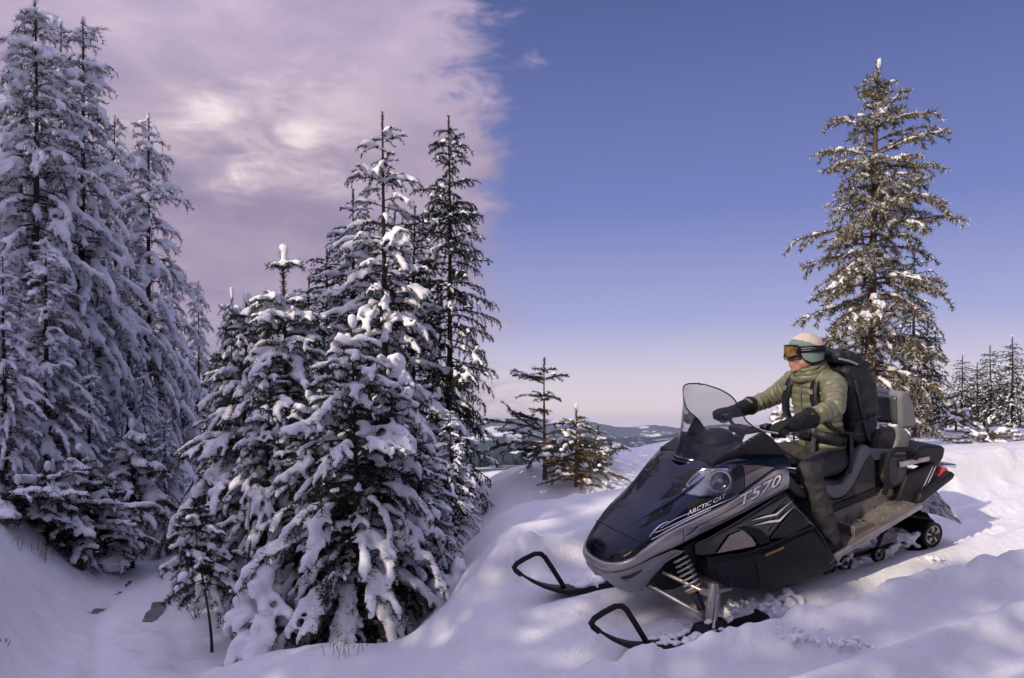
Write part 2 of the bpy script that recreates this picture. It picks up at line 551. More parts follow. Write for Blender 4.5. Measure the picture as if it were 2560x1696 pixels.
# ------------------------------------------------------------------ distant mountains: real ridges at their own distance
def mountain_mat(name, dark, amount, scale):
    m, t, b = newmat(name)
    b.inputs['Roughness'].default_value = .9
    b.inputs['Specular IOR Level'].default_value = .1
    geo = N(t, 'ShaderNodeNewGeometry')
    rp = ramp(t, [(amount - .03, (.80, .80, .83)), (amount + .03, dark)])
    t.links.new(tnoise(t, geo.outputs['Position'], scale, 10, .68), rp.inputs[0])
    t.links.new(rp.outputs[0], b.inputs['Base Color'])
    return m
def ridge(name, D, crest, depth, mat, seed, label, base=-120, rough=1.0):
    px = np.array([c[0] for c in crest], float)
    py = np.array([c[1] for c in crest], float)
    nx, ny = 300, 46
    cols = np.linspace(px[0], px[-1], nx)
    X = (cols - CX) / FOC * D
    zc = (HY - np.interp(cols, px, py)) / FOC * D
    zc = np.convolve(np.pad(zc, 4, mode='edge'), np.ones(9) / 9, mode='valid')
    u = np.linspace(-1, 1, ny)
    XX, UU = np.meshgrid(X, u)
    prof = 1 - np.abs(UU) ** 1.25
    n1 = fbm(XX / (D * .035) + seed, UU * 3 + seed, seed, 6, .55)
    YY = D + UU * depth + n1 * depth * .25 * (1 - prof)
    ZZ = base + (zc[None, :] - base) * np.clip(prof + n1 * .38 * (1 - prof) * np.sqrt(prof + .02), 0, 1.2)
    ZZ = ZZ + rough * (D / FOC) * 3.0 * fbm(XX / (D * .006), UU * 20, seed + 3, 4, .6) 
    V = np.stack([XX.ravel(), YY.ravel(), ZZ.ravel()], 1)
    ii = (np.arange(ny - 1)[:, None] * nx + np.arange(nx - 1)[None, :]).ravel()
    o = link(name, mesh_np(name, V, [np.stack([ii, ii + 1, ii + nx + 1, ii + nx], 1)]), None, mat)
    tag(o, kind='structure')
    return o
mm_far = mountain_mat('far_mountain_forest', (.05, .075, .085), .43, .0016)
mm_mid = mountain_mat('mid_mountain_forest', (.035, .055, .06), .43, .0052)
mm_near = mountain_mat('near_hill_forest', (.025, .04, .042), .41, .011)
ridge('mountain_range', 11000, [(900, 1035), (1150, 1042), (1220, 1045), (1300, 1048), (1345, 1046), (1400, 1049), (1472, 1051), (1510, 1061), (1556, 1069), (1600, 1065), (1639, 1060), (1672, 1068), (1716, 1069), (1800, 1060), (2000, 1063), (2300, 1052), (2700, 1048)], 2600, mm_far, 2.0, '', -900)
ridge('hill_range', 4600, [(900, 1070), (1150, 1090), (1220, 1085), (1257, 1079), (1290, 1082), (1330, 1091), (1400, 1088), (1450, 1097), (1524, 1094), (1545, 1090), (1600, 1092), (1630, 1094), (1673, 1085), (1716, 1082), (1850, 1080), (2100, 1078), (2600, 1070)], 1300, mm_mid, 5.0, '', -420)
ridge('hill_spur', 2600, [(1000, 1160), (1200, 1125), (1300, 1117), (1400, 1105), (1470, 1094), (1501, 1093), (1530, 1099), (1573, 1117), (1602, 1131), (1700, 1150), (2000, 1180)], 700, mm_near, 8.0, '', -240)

# ------------------------------------------------------------------ haze of the winter air
hz = MB().box((0, 0, 0), (40000, 40000, 600))
hz.v = [(x, y, (-1300 if z < 0 else 175)) for x, y, z in hz.v]
m = bpy.data.materials.new('thin_winter_haze')
m.use_nodes = True
t = m.node_tree
for n in list(t.nodes):
    t.nodes.remove(n)
out = N(t, 'ShaderNodeOutputMaterial')
pv = N(t, 'ShaderNodeVolumePrincipled')
pv.inputs['Color'].default_value = (.62, .69, .96, 1)
pv.inputs['Density'].default_value = 0.000043
pv.inputs['Anisotropy'].default_value = 0.0
t.links.new(pv.outputs[0], out.inputs['Volume'])
HAZE = hz.build('haze', m, None, smooth=False)
tag(HAZE, kind='stuff')
# ------------------------------------------------------------------ conifers
def needle_mat(name, c1, c2, c3, sheen=.25, frost=0.0):
    m, t, b = newmat(name)
    b.inputs['Roughness'].default_value = .6
    b.inputs['Specular IOR Level'].default_value = .3
    geo = N(t, 'ShaderNodeNewGeometry')
    rp = ramp(t, [(0.0, c1), (0.55, c2), (1.0, c3)])
    nz = tnoise(t, geo.outputs['Position'], 1.9, 4, .6)
    mixv = mathn(t, 'ADD', mathn(t, 'MULTIPLY', geo.outputs['Random Per Island'], .55), mathn(t, 'MULTIPLY', mathn(t, 'SUBTRACT', nz, .28), 1.0))
    t.links.new(mixv, rp.inputs[0])
    col = rp.outputs[0]
    if frost:
        # hoar frost on a share of the needles, in patches
        h = mathn(t, 'ADD', geo.outputs['Random Per Island'], mathn(t, 'MULTIPLY', mathn(t, 'SUBTRACT', tnoise(t, geo.outputs['Position'], 3.3, 3, .6), .5), 1.1))
        fm_ = mathn(t, 'GREATER_THAN', h, 1 - frost)
        col = mixrgb(t, fm_, col, (.74, .72, .73))
    t.links.new(col, b.inputs['Base Color'])
    tr = N(t, 'ShaderNodeBsdfTranslucent')
    t.links.new(col, tr.inputs[0])
    mx = N(t, 'ShaderNodeMixShader')
    mx.inputs[0].default_value = sheen
    t.links.new(b.outputs[0], mx.inputs[1])
    t.links.new(tr.outputs[0], mx.inputs[2])
    t.links.new(mx.outputs[0], t.nodes['Material Output'].inputs[0])
    return m
def bark_mat(name, c1, c2):
    m, t, b = newmat(name)
    b.inputs['Roughness'].default_value = .9
    geo = N(t, 'ShaderNodeNewGeometry')
    mp = N(t, 'ShaderNodeMapping')
    mp.inputs['Scale'].default_value = (1, 1, .28)
    t.links.new(geo.outputs['Position'], mp.inputs[0])
    nz = tnoise(t, mp.outputs[0], 26, 7, .7)
    rp = ramp(t, [(.3, c1), (.7, c2)])
    t.links.new(nz, rp.inputs[0])
    t.links.new(rp.outputs[0], b.inputs['Base Color'])
    bp = N(t, 'ShaderNodeBump')
    bp.inputs['Strength'].default_value = .8
    bp.inputs['Distance'].default_value = .02
    t.links.new(nz, bp.inputs['Height'])
    t.links.new(bp.outputs[0], b.inputs['Normal'])
    return m
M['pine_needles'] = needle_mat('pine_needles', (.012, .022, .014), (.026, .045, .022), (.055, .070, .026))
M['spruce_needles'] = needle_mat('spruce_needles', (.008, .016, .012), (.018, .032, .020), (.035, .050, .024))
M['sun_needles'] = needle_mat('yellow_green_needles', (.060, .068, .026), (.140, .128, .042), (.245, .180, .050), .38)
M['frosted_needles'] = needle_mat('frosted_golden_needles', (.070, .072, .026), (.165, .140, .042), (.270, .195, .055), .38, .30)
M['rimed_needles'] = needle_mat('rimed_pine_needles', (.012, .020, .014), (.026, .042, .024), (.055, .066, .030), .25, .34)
M['bark'] = bark_mat('dark_pine_bark', (.018, .013, .012), (.060, .042, .036))
M['red_bark'] = bark_mat('red_pine_bark', (.060, .032, .022), (.170, .095, .062))

def tubes_np(P, rad, n=5):
    """Many polylines at once: P (b, m, 3), rad (b, m)."""
    b, m, _ = P.shape
    T = np.gradient(P, axis=1)
    T /= np.linalg.norm(T, axis=2, keepdims=True) + 1e-9
    ref = np.where(np.abs(T[..., 2:3]) > .93, np.array([1., 0, 0]), np.array([0, 0, 1.]))
    A = np.cross(T, ref)
    A /= np.linalg.norm(A, axis=2, keepdims=True) + 1e-9
    B = np.cross(A, T)
    th = np.arange(n) * 2 * np.pi / n
    V = P[:, :, None, :] + rad[:, :, None, None] * (A[:, :, None, :] * np.cos(th)[:, None] + B[:, :, None, :] * np.sin(th)[:, None])
    base = (np.arange(b)[:, None, None] * m + np.arange(m - 1)[None, :, None]) * n
    k = np.arange(n)[None, None, :]
    k2 = (k + 1) % n
    F = np.stack([base + k, base + k2, base + n + k2, base + n + k], -1).reshape(-1, 4)
    return V.reshape(-1, 3), F
_ico = bmesh.new()
bmesh.ops.create_icosphere(_ico, subdivisions=2, radius=1)
ICO_V = np.array([v.co[:] for v in _ico.verts])
ICO_F = np.array([[v.index for v in f.verts] for f in _ico.faces])
_ico.free()
def blobs_np(C, D, sx, sy, sz, rng):
    """Lumpy ellipsoids at C, long axis along D."""
    n = len(C)
    D = D / (np.linalg.norm(D, axis=1, keepdims=True) + 1e-9)
    up = np.tile(np.array([0, 0, 1.]), (n, 1)) + rng.normal(0, .02, (n, 3))
    S = np.cross(up, D)
    S /= np.linalg.norm(S, axis=1, keepdims=True) + 1e-6
    U = np.cross(D, S)
    jit = 1 + rng.normal(0, .16, (n, len(ICO_V), 1))
    L = ICO_V[None] * jit
    V = C[:, None] + L[..., 0:1] * (D * sx[:, None])[:, None] + L[..., 1:2] * (S * sy[:, None])[:, None] + L[..., 2:3] * (U * sz[:, None])[:, None]
    F = (np.arange(n)[:, None, None] * len(ICO_V) + ICO_F[None]).reshape(-1, 3)
    return V.reshape(-1, 3), F
TMP = bpy.data.scenes.new('workshop')   # scratch scene, so that remeshing never re-evaluates the real one; removed at the end
def remeshed(name, V, F, voxel, smooth_iter=2):
    me = mesh_np(name + '_raw', V, [F])
    o = bpy.data.objects.new('tmp_remesh', me)
    TMP.collection.objects.link(o)
    md = o.modifiers.new('r', 'REMESH')
    md.mode = 'VOXEL'
    md.voxel_size = voxel
    md.use_smooth_shade = True
    if smooth_iter:
        sm = o.modifiers.new('s', 'SMOOTH')
        sm.iterations = smooth_iter
        sm.factor = .5
    TMP.view_layers[0].update()
    dg = TMP.view_layers[0].depsgraph
    out = bpy.data.meshes.new_from_object(o.evaluated_get(dg))
    out.name = name
    bpy.data.objects.remove(o)
    bpy.data.meshes.remove(me)
    out.materials.clear()
    return out

def conifer(name, H, seed, width, n_br, crown0=.08, top_pow=.8, el_top=40, el_bot=-8, droop_top=25, droop_bot=60,
            twig_gap=.13, twig_len=.42, twig_droop=25, needle=(.06, .006, 260), snow=(.075, .75), voxel=.025, trunk_r=None,
            bend=0.03, lean=(0, 0), irregular=.25, snow_min_s=.3, leader=.5, whorl=0, tuft=0.0, spray=58, bare=0.0, snow_cap=.05, mat_n='pine_needles', mat_b='bark', shape=None, tmax=None, star=0, smooth_iter=2, twig_r=.006, needle_in=.18):
    """One tree: returns the meshes of trunk, crown (needles) and snow, standing on the origin."""
    rng = np.random.default_rng(seed)
    tr = trunk_r or H * .011 + .015
    m = 16
    tt = np.linspace(0, 1, m)
    ph = rng.uniform(0, 6.28, 2)
    trunk = np.stack([lean[0] * tt ** 1.6 + bend * H * .3 * np.sin(tt * 3.1 + ph[0]) * tt, lean[1] * tt ** 1.6 + bend * H * .3 * np.sin(tt * 2.7 + ph[1]) * tt, H * tt - .15 * (tt == 0)], 1)
    def tpos(t):
        return np.stack([np.interp(t, tt, trunk[:, i]) for i in range(3)], -1)
    woodV, woodF = [], []
    nw = 0
    def addw(V, F):
        nonlocal nw
        woodV.append(V)
        woodF.append(F + nw)
        nw += len(V)
    trunkV, trunkF = tubes_np(trunk[None], (tr * (1 - tt * .9) * (1 + .35 * np.exp(-tt * 30)))[None], 9)
    # branches
    tmax = tmax or 1 - .8 * leader / H
    if whorl:
        nl = max(3, n_br // whorl)
        lev = np.linspace(crown0, tmax, nl) + rng.normal(0, .004, nl)
        t = np.repeat(lev, whorl) + rng.normal(0, .006, nl * whorl)
        az = (np.tile(np.arange(whorl) * 2 * np.pi / whorl, nl) + np.repeat(rng.uniform(0, 6.28, nl), whorl) + rng.normal(0, .25, nl * whorl))
    else:
        t = np.sort(crown0 + (tmax - crown0) * (1 - (1 - rng.uniform(0, 1, n_br)) ** .92))
        az = np.arange(n_br) * 2.39996 + rng.normal(0, .35, n_br)
    t = np.clip(t, crown0 * .8, .98)
    nb = len(t)
    u = np.clip((t - crown0) / (1 - crown0), 0, 1)
    if shape is None:
        L = width * (np.clip(1.03 - u, 0, 1) ** top_pow) * np.clip(.62 + 2.4 * u, 0, 1)
    else:
        L = width * np.interp(u, [s[0] for s in shape], [s[1] for s in shape])
    L = L * (1 + rng.normal(0, irregular, nb)).clip(.4, 1.6) + .05 * width
    keep = rng.uniform(0, 1, nb) > bare * (.4 + .6 * np.sin(t * 23 + seed) ** 2)
    t, az, L, u = t[keep], az[keep], L[keep], u[keep]
    if star:   # a whorl of short bare shoots half way up the leading shoot
        t = np.append(t, np.full(star, 1 - .45 * leader / H))
        az = np.append(az, np.arange(star) * 2 * np.pi / star + .4)
        L = np.append(L, rng.uniform(.24, .34, star))
        u = np.append(u, np.full(star, 1.0))
    nb = len(t)
    e0 = np.radians(el_bot + (el_top - el_bot) * u ** 1.4 + rng.normal(0, 7, nb))
    dr = np.radians(droop_bot + (droop_top - droop_bot) * u + rng.normal(0, 10, nb))
    K = 10
    s = np.linspace(0, 1, K)
    th = e0[:, None] - dr[:, None] * s[None] ** 1.15
    aw = az[:, None] + np.cumsum(rng.normal(0, .055, (nb, K)), 1)
    step = L[:, None] / (K - 1)
    d3 = np.stack([np.cos(th) * np.cos(aw), np.cos(th) * np.sin(aw), np.sin(th)], -1)
    P = np.cumsum(d3 * step[..., None], 1)
    P = P - P[:, :1] + tpos(t)[:, None]
    addw(*tubes_np(P, (np.clip(L * .011 + .004, .004, tr * .6))[:, None] * (1 - .8 * s)[None], 5))
    # twigs
    tp, td, tl, ts = [], [], [], []
    for i in range(nb):
        n = max(3, int(L[i] / twig_gap))
        sj = np.linspace(.16, 1.0, n) ** .9 + rng.normal(0, .015, n)
        sj = np.clip(sj, .1, 1)
        pj = np.stack([np.interp(sj, s, P[i, :, k]) for k in range(3)], -1)
        dj = np.stack([np.interp(sj, s, d3[i, :, k]) for k in range(3)], -1)
        sgn = np.where(np.arange(n) % 2 == 0, 1, -1)
        ang = np.radians(spray * (1 - .55 * sj) + rng.normal(0, 10, n)) * sgn
        ca, sa = np.cos(ang), np.sin(ang)
        ndir = np.stack([dj[:, 0] * ca - dj[:, 1] * sa, dj[:, 0] * sa + dj[:, 1] * ca, dj[:, 2] + rng.normal(-.05, .16, n)], -1)
        ndir /= np.linalg.norm(ndir, axis=1, keepdims=True)
        tp.append(pj)
        td.append(ndir)
        tl.append(twig_len * min(1.0, .35 + L[i]) * (1.08 - .62 * sj) * np.clip(sj * 3.2, .4, 1) * (1 + rng.normal(0, .22, n)).clip(.4, 1.6))
        ts.append(sj)
    tp, td, tl, ts = np.concatenate(tp), np.concatenate(td), np.concatenate(tl), np.concatenate(ts)
    KT = 4
    q = np.linspace(0, 1, KT)
    hz_ = np.arctan2(td[:, 2], np.hypot(td[:, 0], td[:, 1]))
    taz = np.arctan2(td[:, 1], td[:, 0])
    tth = hz_[:, None] - np.radians(twig_droop * (1 + rng.normal(0, .3, len(tp))))[:, None] * q[None]
    taw = taz[:, None] + np.cumsum(rng.normal(0, .09, (len(tp), KT)), 1)
    tdir = np.stack([np.cos(tth) * np.cos(taw), np.cos(tth) * np.sin(taw), np.sin(tth)], -1)
    TP = np.cumsum(tdir * (tl[:, None, None] / (KT - 1)), 1)
    TP = TP - TP[:, :1] + tp[:, None]
    addw(*tubes_np(TP, np.full((len(tp), 1), twig_r) * (1 - .6 * q)[None], 3))
    # needles on twigs, on the outer branches and on the leader
    nlen, nwid, dens = needle
    NP, ND = [], []
    cnt = np.maximum(2, (tl * dens).astype(int))
    idx = np.repeat(np.arange(len(tp)), cnt)
    qq = rng.uniform(0, 1, len(idx)) ** (1.0 - tuft * .6)
    f = qq * (KT - 1)
    i0 = np.minimum(f.astype(int), KT - 2)
    w = (f - i0)[:, None]
    NP.append(TP[idx, i0] * (1 - w) + TP[idx, i0 + 1] * w)
    ND.append(tdir[idx, i0])
    bcnt = np.maximum(2, (L * dens * (1 - needle_in)).astype(int))
    idx = np.repeat(np.arange(nb), bcnt)
    qq = needle_in + (1 - needle_in) * rng.uniform(0, 1, len(idx))
    f = qq * (K - 1)
    i0 = np.minimum(f.astype(int), K - 2)
    w = (f - i0)[:, None]
    NP.append(P[idx, i0] * (1 - w) + P[idx, i0 + 1] * w)
    ND.append(d3[idx, i0])
    ln = max(4, int(leader * dens * 2.6))
    tq = 1 - rng.uniform(0, 1, ln) * leader / H
    NP.append(tpos(tq))
    ND.append(np.tile(np.array([0, 0, 1.]), (ln, 1)))
    NP, ND = np.concatenate(NP), np.concatenate(ND)
    n = len(NP)
    rv = rng.normal(0, 1, (n, 3))
    rv -= ND * (rv * ND).sum(1, keepdims=True)
    rv /= np.linalg.norm(rv, axis=1, keepdims=True) + 1e-9
    dirn = ND * rng.uniform(.25, .95, (n, 1)) + rv
    dirn /= np.linalg.norm(dirn, axis=1, keepdims=True)
    sd = np.cross(dirn, rng.normal(0, 1, (n, 3)))
    sd /= np.linalg.norm(sd, axis=1, keepdims=True) + 1e-9
    ll = nlen * rng.uniform(.65, 1.2, (n, 1))
    Vn = np.stack([NP - sd * nwid * .5, NP + sd * nwid * .5, NP + dirn * ll], 1).reshape(-1, 3)
    Fn = np.arange(3 * n).reshape(-1, 3)
    # snow load
    sr, cover = snow
    snow_me = None
    if sr > 0:
        C, D, SX, SY, SZ = [], [], [], [], []
        def run(path, dirs, length, load, r, s0):
            """blobs along a batch of polylines"""
            nb_, k_ = path.shape[:2]
            stepn = np.maximum(2, (length * (1 - s0) / (r * .95)).astype(int))
            idx = np.repeat(np.arange(nb_), stepn)
            off = np.arange(len(idx)) - np.repeat(np.cumsum(stepn) - stepn, stepn)
            qq = s0 + (1 - s0) * (off + rng.uniform(.2, .8, len(idx))) / np.repeat(stepn, stepn)
            ok = rng.uniform(0, 1, len(idx)) < np.repeat(load, stepn)
            idx, qq = idx[ok], qq[ok]
            if not len(idx):
                return
            f = qq * (k_ - 1)
            i0 = np.minimum(f.astype(int), k_ - 2)
            w = (f - i0)[:, None]
            p = path[idx, i0] * (1 - w) + path[idx, i0 + 1] * w
            dd = dirs[idx, i0]
            rr = r * rng.lognormal(-.12, .30, len(idx)).clip(.4, 1.8) * (1.12 - .45 * qq ** 2)
            hor = np.hypot(dd[:, 0], dd[:, 1])
            c = p + np.array([0, 0, 1.]) * (rr * (.30 + .28 * hor))[:, None] + np.stack([dd[:, 0], dd[:, 1], np.zeros(len(dd))], 1) * (rr * .35 * (1 - hor))[:, None]
            C.append(c)
            D.append(dd)
            SX.append(rr * 1.30)
            SY.append(rr * .98)
            SZ.append(rr * .74)
        pn = rng.uniform(0, 1, nb)
        run(P, d3, L, np.clip(cover * (1.25 - .35 * u) * np.where(pn < .12, .15, 1.1), 0, 1), sr * 1.1, snow_min_s)
        run(TP, tdir, tl, np.clip(cover * np.clip(ts * 1.7, .2, 1.0) * np.repeat(np.where(pn < .12, .15, 1.0), [max(3, int(L[i] / twig_gap)) for i in range(nb)]), 0, 1), sr * .74, .12)
        if snow_cap:
            k = 6
            tq = 1 - np.linspace(0, 1, k) * leader * .32 / H
            C.append(tpos(tq) + np.stack([np.full(k, snow_cap * .35), np.full(k, -snow_cap * .3), np.full(k, snow_cap * .6)], 1) + rng.normal(0, snow_cap * .2, (k, 3)))
            D.append(np.tile(np.array([.05, .02, 1.]), (k, 1)) + rng.normal(0, .05, (k, 3)))
            sc = snow_cap * np.linspace(1.15, .7, k)
            SX.append(sc * 1.2)
            SY.append(sc)
            SZ.append(sc)
        Vs, Fs = blobs_np(np.concatenate(C), np.concatenate(D), np.concatenate(SX), np.concatenate(SY), np.concatenate(SZ), rng)
        snow_me = remeshed(name + '_snow', Vs, Fs, voxel, smooth_iter)
        snow_me.materials.append(M['tree_snow'])
    wood = mesh_np(name + '_trunk', trunkV, [trunkF])
    wood.materials.append(M[mat_b])
    limbs = mesh_np(name + '_branches', np.concatenate(woodV), [np.concatenate(woodF)])
    limbs.materials.append(M[mat_b])
    nee = mesh_np(name + '_needles', Vn, [Fn], smooth=False)
    nee.materials.append(M[mat_n])
    return {'trunk': wood, 'branches': limbs, 'crown': nee, 'snow_load': snow_me, 'H': H}
def plant(kit, name, base, label, cat='tree', group=None, rz=0.0, scale=1.0, sz=None):
    o = bpy.data.objects.new(name, None)
    COL.objects.link(o)
    o.location = base
    o.rotation_euler = (0, 0, rz)
    o.scale = (scale, scale, sz or scale)
    o.empty_display_size = .2
    tag(o, label, cat, group)
    for part in ('trunk', 'branches', 'crown', 'snow_load'):
        if kit[part] is not None:
            q = link(part, kit[part], o)
            if part in ('snow_load', 'branches'):
                q['kind'] = 'stuff'
    return o
def stand(px_top, py_top, Y, py_base=None):
    """Foot and height of a tree whose tip shows at a photograph pixel, standing on the ground at depth Y."""
    X = (px_top - CX) / FOC * Y
    gz = ground_z(X, Y) - .03
    zt = (HY - py_top) / FOC * Y
    return (X, Y, gz), zt - gz
# ------------------------------------------------------------------ the forest on the left
KS = lambda px, py, Y: stand(px, py, Y * KL)
BIG = dict(mat_n='rimed_needles', crown0=.05, el_top=38, el_bot=-12, droop_top=50, droop_bot=72, twig_gap=.14, twig_len=.60, twig_droop=52, needle=(.14, .021, 56), snow=(.074, .88), voxel=.064, leader=.4, snow_cap=.07, twig_r=.009, top_pow=.78)
kb = [conifer('big_pine_a', 13.0, 101, 2.5, 230, **BIG), conifer('big_pine_b', 13.0, 202, 2.2, 215, irregular=.3, **BIG)]
kb.append(kb[1])
YNG = dict(el_top=48, el_bot=2, droop_top=58, droop_bot=74, twig_gap=.095, twig_len=.42, needle=(.10, .013, 165), snow=(.054, .88), voxel=.037, leader=.42, snow_cap=.06, bend=.05)
SPR = dict(crown0=.06, el_top=30, el_bot=-14, droop_top=28, droop_bot=42, twig_gap=.10, twig_len=.46, twig_droop=46, spray=66, needle=(.06, .017, 125), snow=(.060, .74), voxel=.052, leader=.5, snow_cap=.03, mat_n='spruce_needles', top_pow=.85, irregular=.2)
ks = conifer('spruce_a', 9.8, 404, 2.05, 160, **SPR)
ks2 = conifer('spruce_b', 10.5, 505, 1.60, 185, **{**SPR, 'snow': (.05, .34), 'droop_bot': 30, 'needle': (.07, .020, 135), 'top_pow': .6})
FOREST = 'snow-laden trees of the forest'
BIGL = [
    # px, py, Y, kit, rz, narrow, label
    (85, 5, 22.0, 0, .3, 1.0, 'tallest snow-laden pine, its tip touching the top of the picture'),
    (200, 54, 23.5, 1, 1.9, 1.0, 'tall snowy pine just right of the tallest one, with a forked bristly tip'),
    (50, 66, 25.5, 2, 4.0, .85, 'slim snowy pine peeping out behind the left of the tallest pine'),
    (145, 58, 26.5, 2, 2.2, .8, 'narrow snowy pine wedged behind the two tallest pines'),
    (290, 297, 30.0, 2, .8, .8, 'slender far pine between the tall pair and the lone dark-trunked pine'),
    (372, 287, 27.0, 1, 4.4, .95, 'snowy pine with a long dark bare trunk, right end of the tall row'),
    (500, 700, 31.0, 2, 5.2, .75, 'small far pine closing the road at the end of the tall row'),
    (420, 640, 33.0, 0, 1.2, .7, 'far pine half hidden behind the dark-trunked pine'),
    (-40, 130, 24.0, 0, 3.3, 1.0, 'snowy pine cut off by the left edge of the picture'),
    (232, 520, 27.5, 0, 5.5, .9, 'snow-laden pine filling the gap below the tall pair'),
    (320, 640, 25.5, 2, 2.9, .8, 'snowy pine under the dark-trunked pine, leaning over the road'),
    (120, 600, 20.0, 1, 5.0, 1.1, 'broad drooping pine in front of the tallest pine'),
    (10, 640, 18.5, 2, 1.0, 1.0, 'drooping pine low at the left edge, branches bent to the bank'),
    (362, 900, 23.5, 2, .2, .62, 'narrow snow-wrapped young pine standing by the far bend of the road'),
    (455, 860, 28.0, 1, 3.0, .75, 'snowy pine right of the narrow one at the road bend'),
    (560, 900, 24.0, 0, 2.0, .8, 'snowy pine on the right verge at the far bend of the road'),
    (225, 900, 20.5, 1, .9, 1.0, 'middle-sized drooping pine above the left road bank'),
    (415, 1040, 23.0, 0, 4.1, .9, 'small snowy pine at the end of the road, beside the narrow one'),
]
for px, py, Y, k, rz, nar, lab in BIGL:
    b_, h_ = KS(px, py, Y)
    sc = h_ / kb[k]['H']
    wsc = sc * nar * (1 if h_ > 3.5 else 1.25)
    plant(kb[k], 'pine_tree', b_, lab, 'tree', FOREST, rz, wsc, sc)
SMALL = [
    (330, 1062, 20.5, 'thin sapling with a bare lower trunk on the left verge of the road', .95, .38),
    (40, 1200, 17.0, 'snow-buried bush low at the left edge above the bank', 1.3, .04),
    (118, 1165, 17.8, 'snow-buried bushy pine on the left bank, right of the edge bush', 1.3, .04),
    (200, 1120, 18.6, 'bushy young pine bending over the grass tuft on the bank', 1.2, .06),
    (262, 1200, 19.6, 'low snowy pine bush on the left verge next to the snow-capped stone', 1.1, .04),
]
for i, (px, py, Y, lab, w, c0) in enumerate(SMALL):
    b_, h_ = KS(px, py, Y)
    kk = conifer('verge_pine', h_ / KL, 600 + i, w, int(26 + 14 * h_ / KL), crown0=c0, el_top=48, el_bot=14, droop_top=45, droop_bot=42, twig_gap=.12, twig_len=.42, needle=(.12, .018, 90), snow=(.064, .72), voxel=.054, leader=.4, snow_cap=.07)
    plant(kk, 'pine_tree', b_, lab, 'tree', FOREST, 0, KL)
# young pines in front
FRONT = [
    (887, 800, 12.5, 11, 1.35, 130, .10, {}, 'frontmost young pine with a thick snow-capped leading shoot'),
    (718, 625, 14.5, 12, 1.45, 140, .10, {'leader': .75, 'snow_cap': .06, 'star': 5}, 'young pine with a star of bare shoots and a snow cap at its tip'),
    (603, 740, 15.3, 13, 1.45, 120, .08, {}, 'young pine with a bristly snow-topped candle, leftmost of the clump by the road'),
    (572, 730, 16.2, 14, .75, 70, .10, {'snow_cap': .04}, 'slim pine whose thin second candle rises just left of the snow-topped one'),
    (955, 922, 13.2, 15, 1.15, 100, .10, {'snow_cap': .13, 'lean': (.12, 0)}, 'young pine crowned by one big rounded lump of snow'),
    (800, 800, 16.0, 16, 1.25, 110, .08, {}, 'snowy pine between the star-tipped pine and the frontmost pine'),
    (665, 905, 13.8, 17, .92, 110, .06, {}, 'low broad pine in front of the star-tipped pine, over the road'),
    (770, 985, 13.3, 18, 1.10, 100, .08, {}, 'low pine in the middle of the clump with thick drooping snow'),
    (535, 985, 16.8, 19, .85, 90, .08, {}, 'young pine at the left end of the clump, drooping towards the road'),
    (1040, 1090, 13.9, 20, 1.0, 90, .06, {}, 'low pine right of the lump-crowned one, near the edge of the wood'),
]
kits = []
for i, (px, py, Y, seed, w, n, c0, kw, lab) in enumerate(FRONT):
    b_, h_ = KS(px, py, Y)
    if i < 5 and i != 3:
        kk = conifer('young_pine', h_ / KL, seed, w, n, crown0=c0, **{**YNG, **kw})
        kk['W'] = w
        kits.append(kk)
        plant(kk, 'pine_tree', b_, lab, 'tree', FOREST, 0, KL)
    else:
        kk = kits[(0, 2, 1, 2, 0, 1, 2)[i % 7] % len(kits)]
        plant(kk, 'pine_tree', b_, lab, 'tree', FOREST, i * 1.9, KL * w / kk['W'], h_ / kk['H'])
# spruces
for px, py, Y, kit, rz, nar, lab in [
    (962, 285, 18.5, ks, .6, 1.0, 'tall spruce with a long bare tip and snowy drooping fronds'),
    (873, 475, 20.0, ks, 2.1, 1.15, 'spruce behind the left shoulder of the long-tipped spruce'),
    (825, 625, 21.5, ks2, 3.3, 1.2, 'small far spruce left of the spruce pair'),
    (770, 690, 23.0, ks, 4.0, 1.1, 'far spruce showing only its tip between the young pines'),
    (1122, 287, 19.0, ks2, 1.0, .85, 'dark tall spruce with little snow at the right edge of the wood'),
    (1035, 520, 21.0, ks2, 4.4, 1.1, 'dark spruce hidden between the long-tipped and the edge spruce'),
    (915, 640, 22.5, ks2, 5.0, 1.1, 'dark far spruce behind the long-tipped spruce'),
    (1090, 1210, 14.2, ks, 2.7, 1.5, 'little snow-hung spruce under the dark edge spruce'),
    (1130, 1010, 16.0, ks, 5.1, 1.2, 'half-grown spruce standing before the dark edge spruce'),
]:
    b_, h_ = KS(px, py, Y)
    sc = h_ / kit['H']
    plant(kit, 'spruce_tree', b_, lab, 'tree', FOREST, rz, sc * nar, sc)
# snow-smothered shrub and the leafy sapling at the road edge
b_, h_ = KS(660, 1445, 12.0)
kk = conifer('smothered_shrub', h_ / KL, 31, .72, 34, crown0=.10, el_top=55, el_bot=12, droop_top=70, droop_bot=95, twig_gap=.09, twig_len=.30, needle=(.07, .008, 240), snow=(.085, 1.0), voxel=.030, leader=.3, snow_cap=.11)
plant(kk, 'pine_shrub', b_, 'small shrub smothered in rounded snow at the foot of the clump', 'shrub', None, 0, KL)
b_, h_ = KS(1140, 1425, 13.0)
kk = conifer('smothered_shrub', h_ / KL, 32, .6, 34, crown0=.10, el_top=55, el_bot=12, droop_top=70, droop_bot=95, twig_gap=.09, twig_len=.30, needle=(.07, .008, 240), snow=(.075, .9), voxel=.030, leader=.3, snow_cap=.10)
plant(kk, 'pine_shrub', b_, 'snow-covered shrub at the lower right end of the wood', 'shrub', None, 0, KL)
b_, h_ = KS(530, 1235, 12.9)
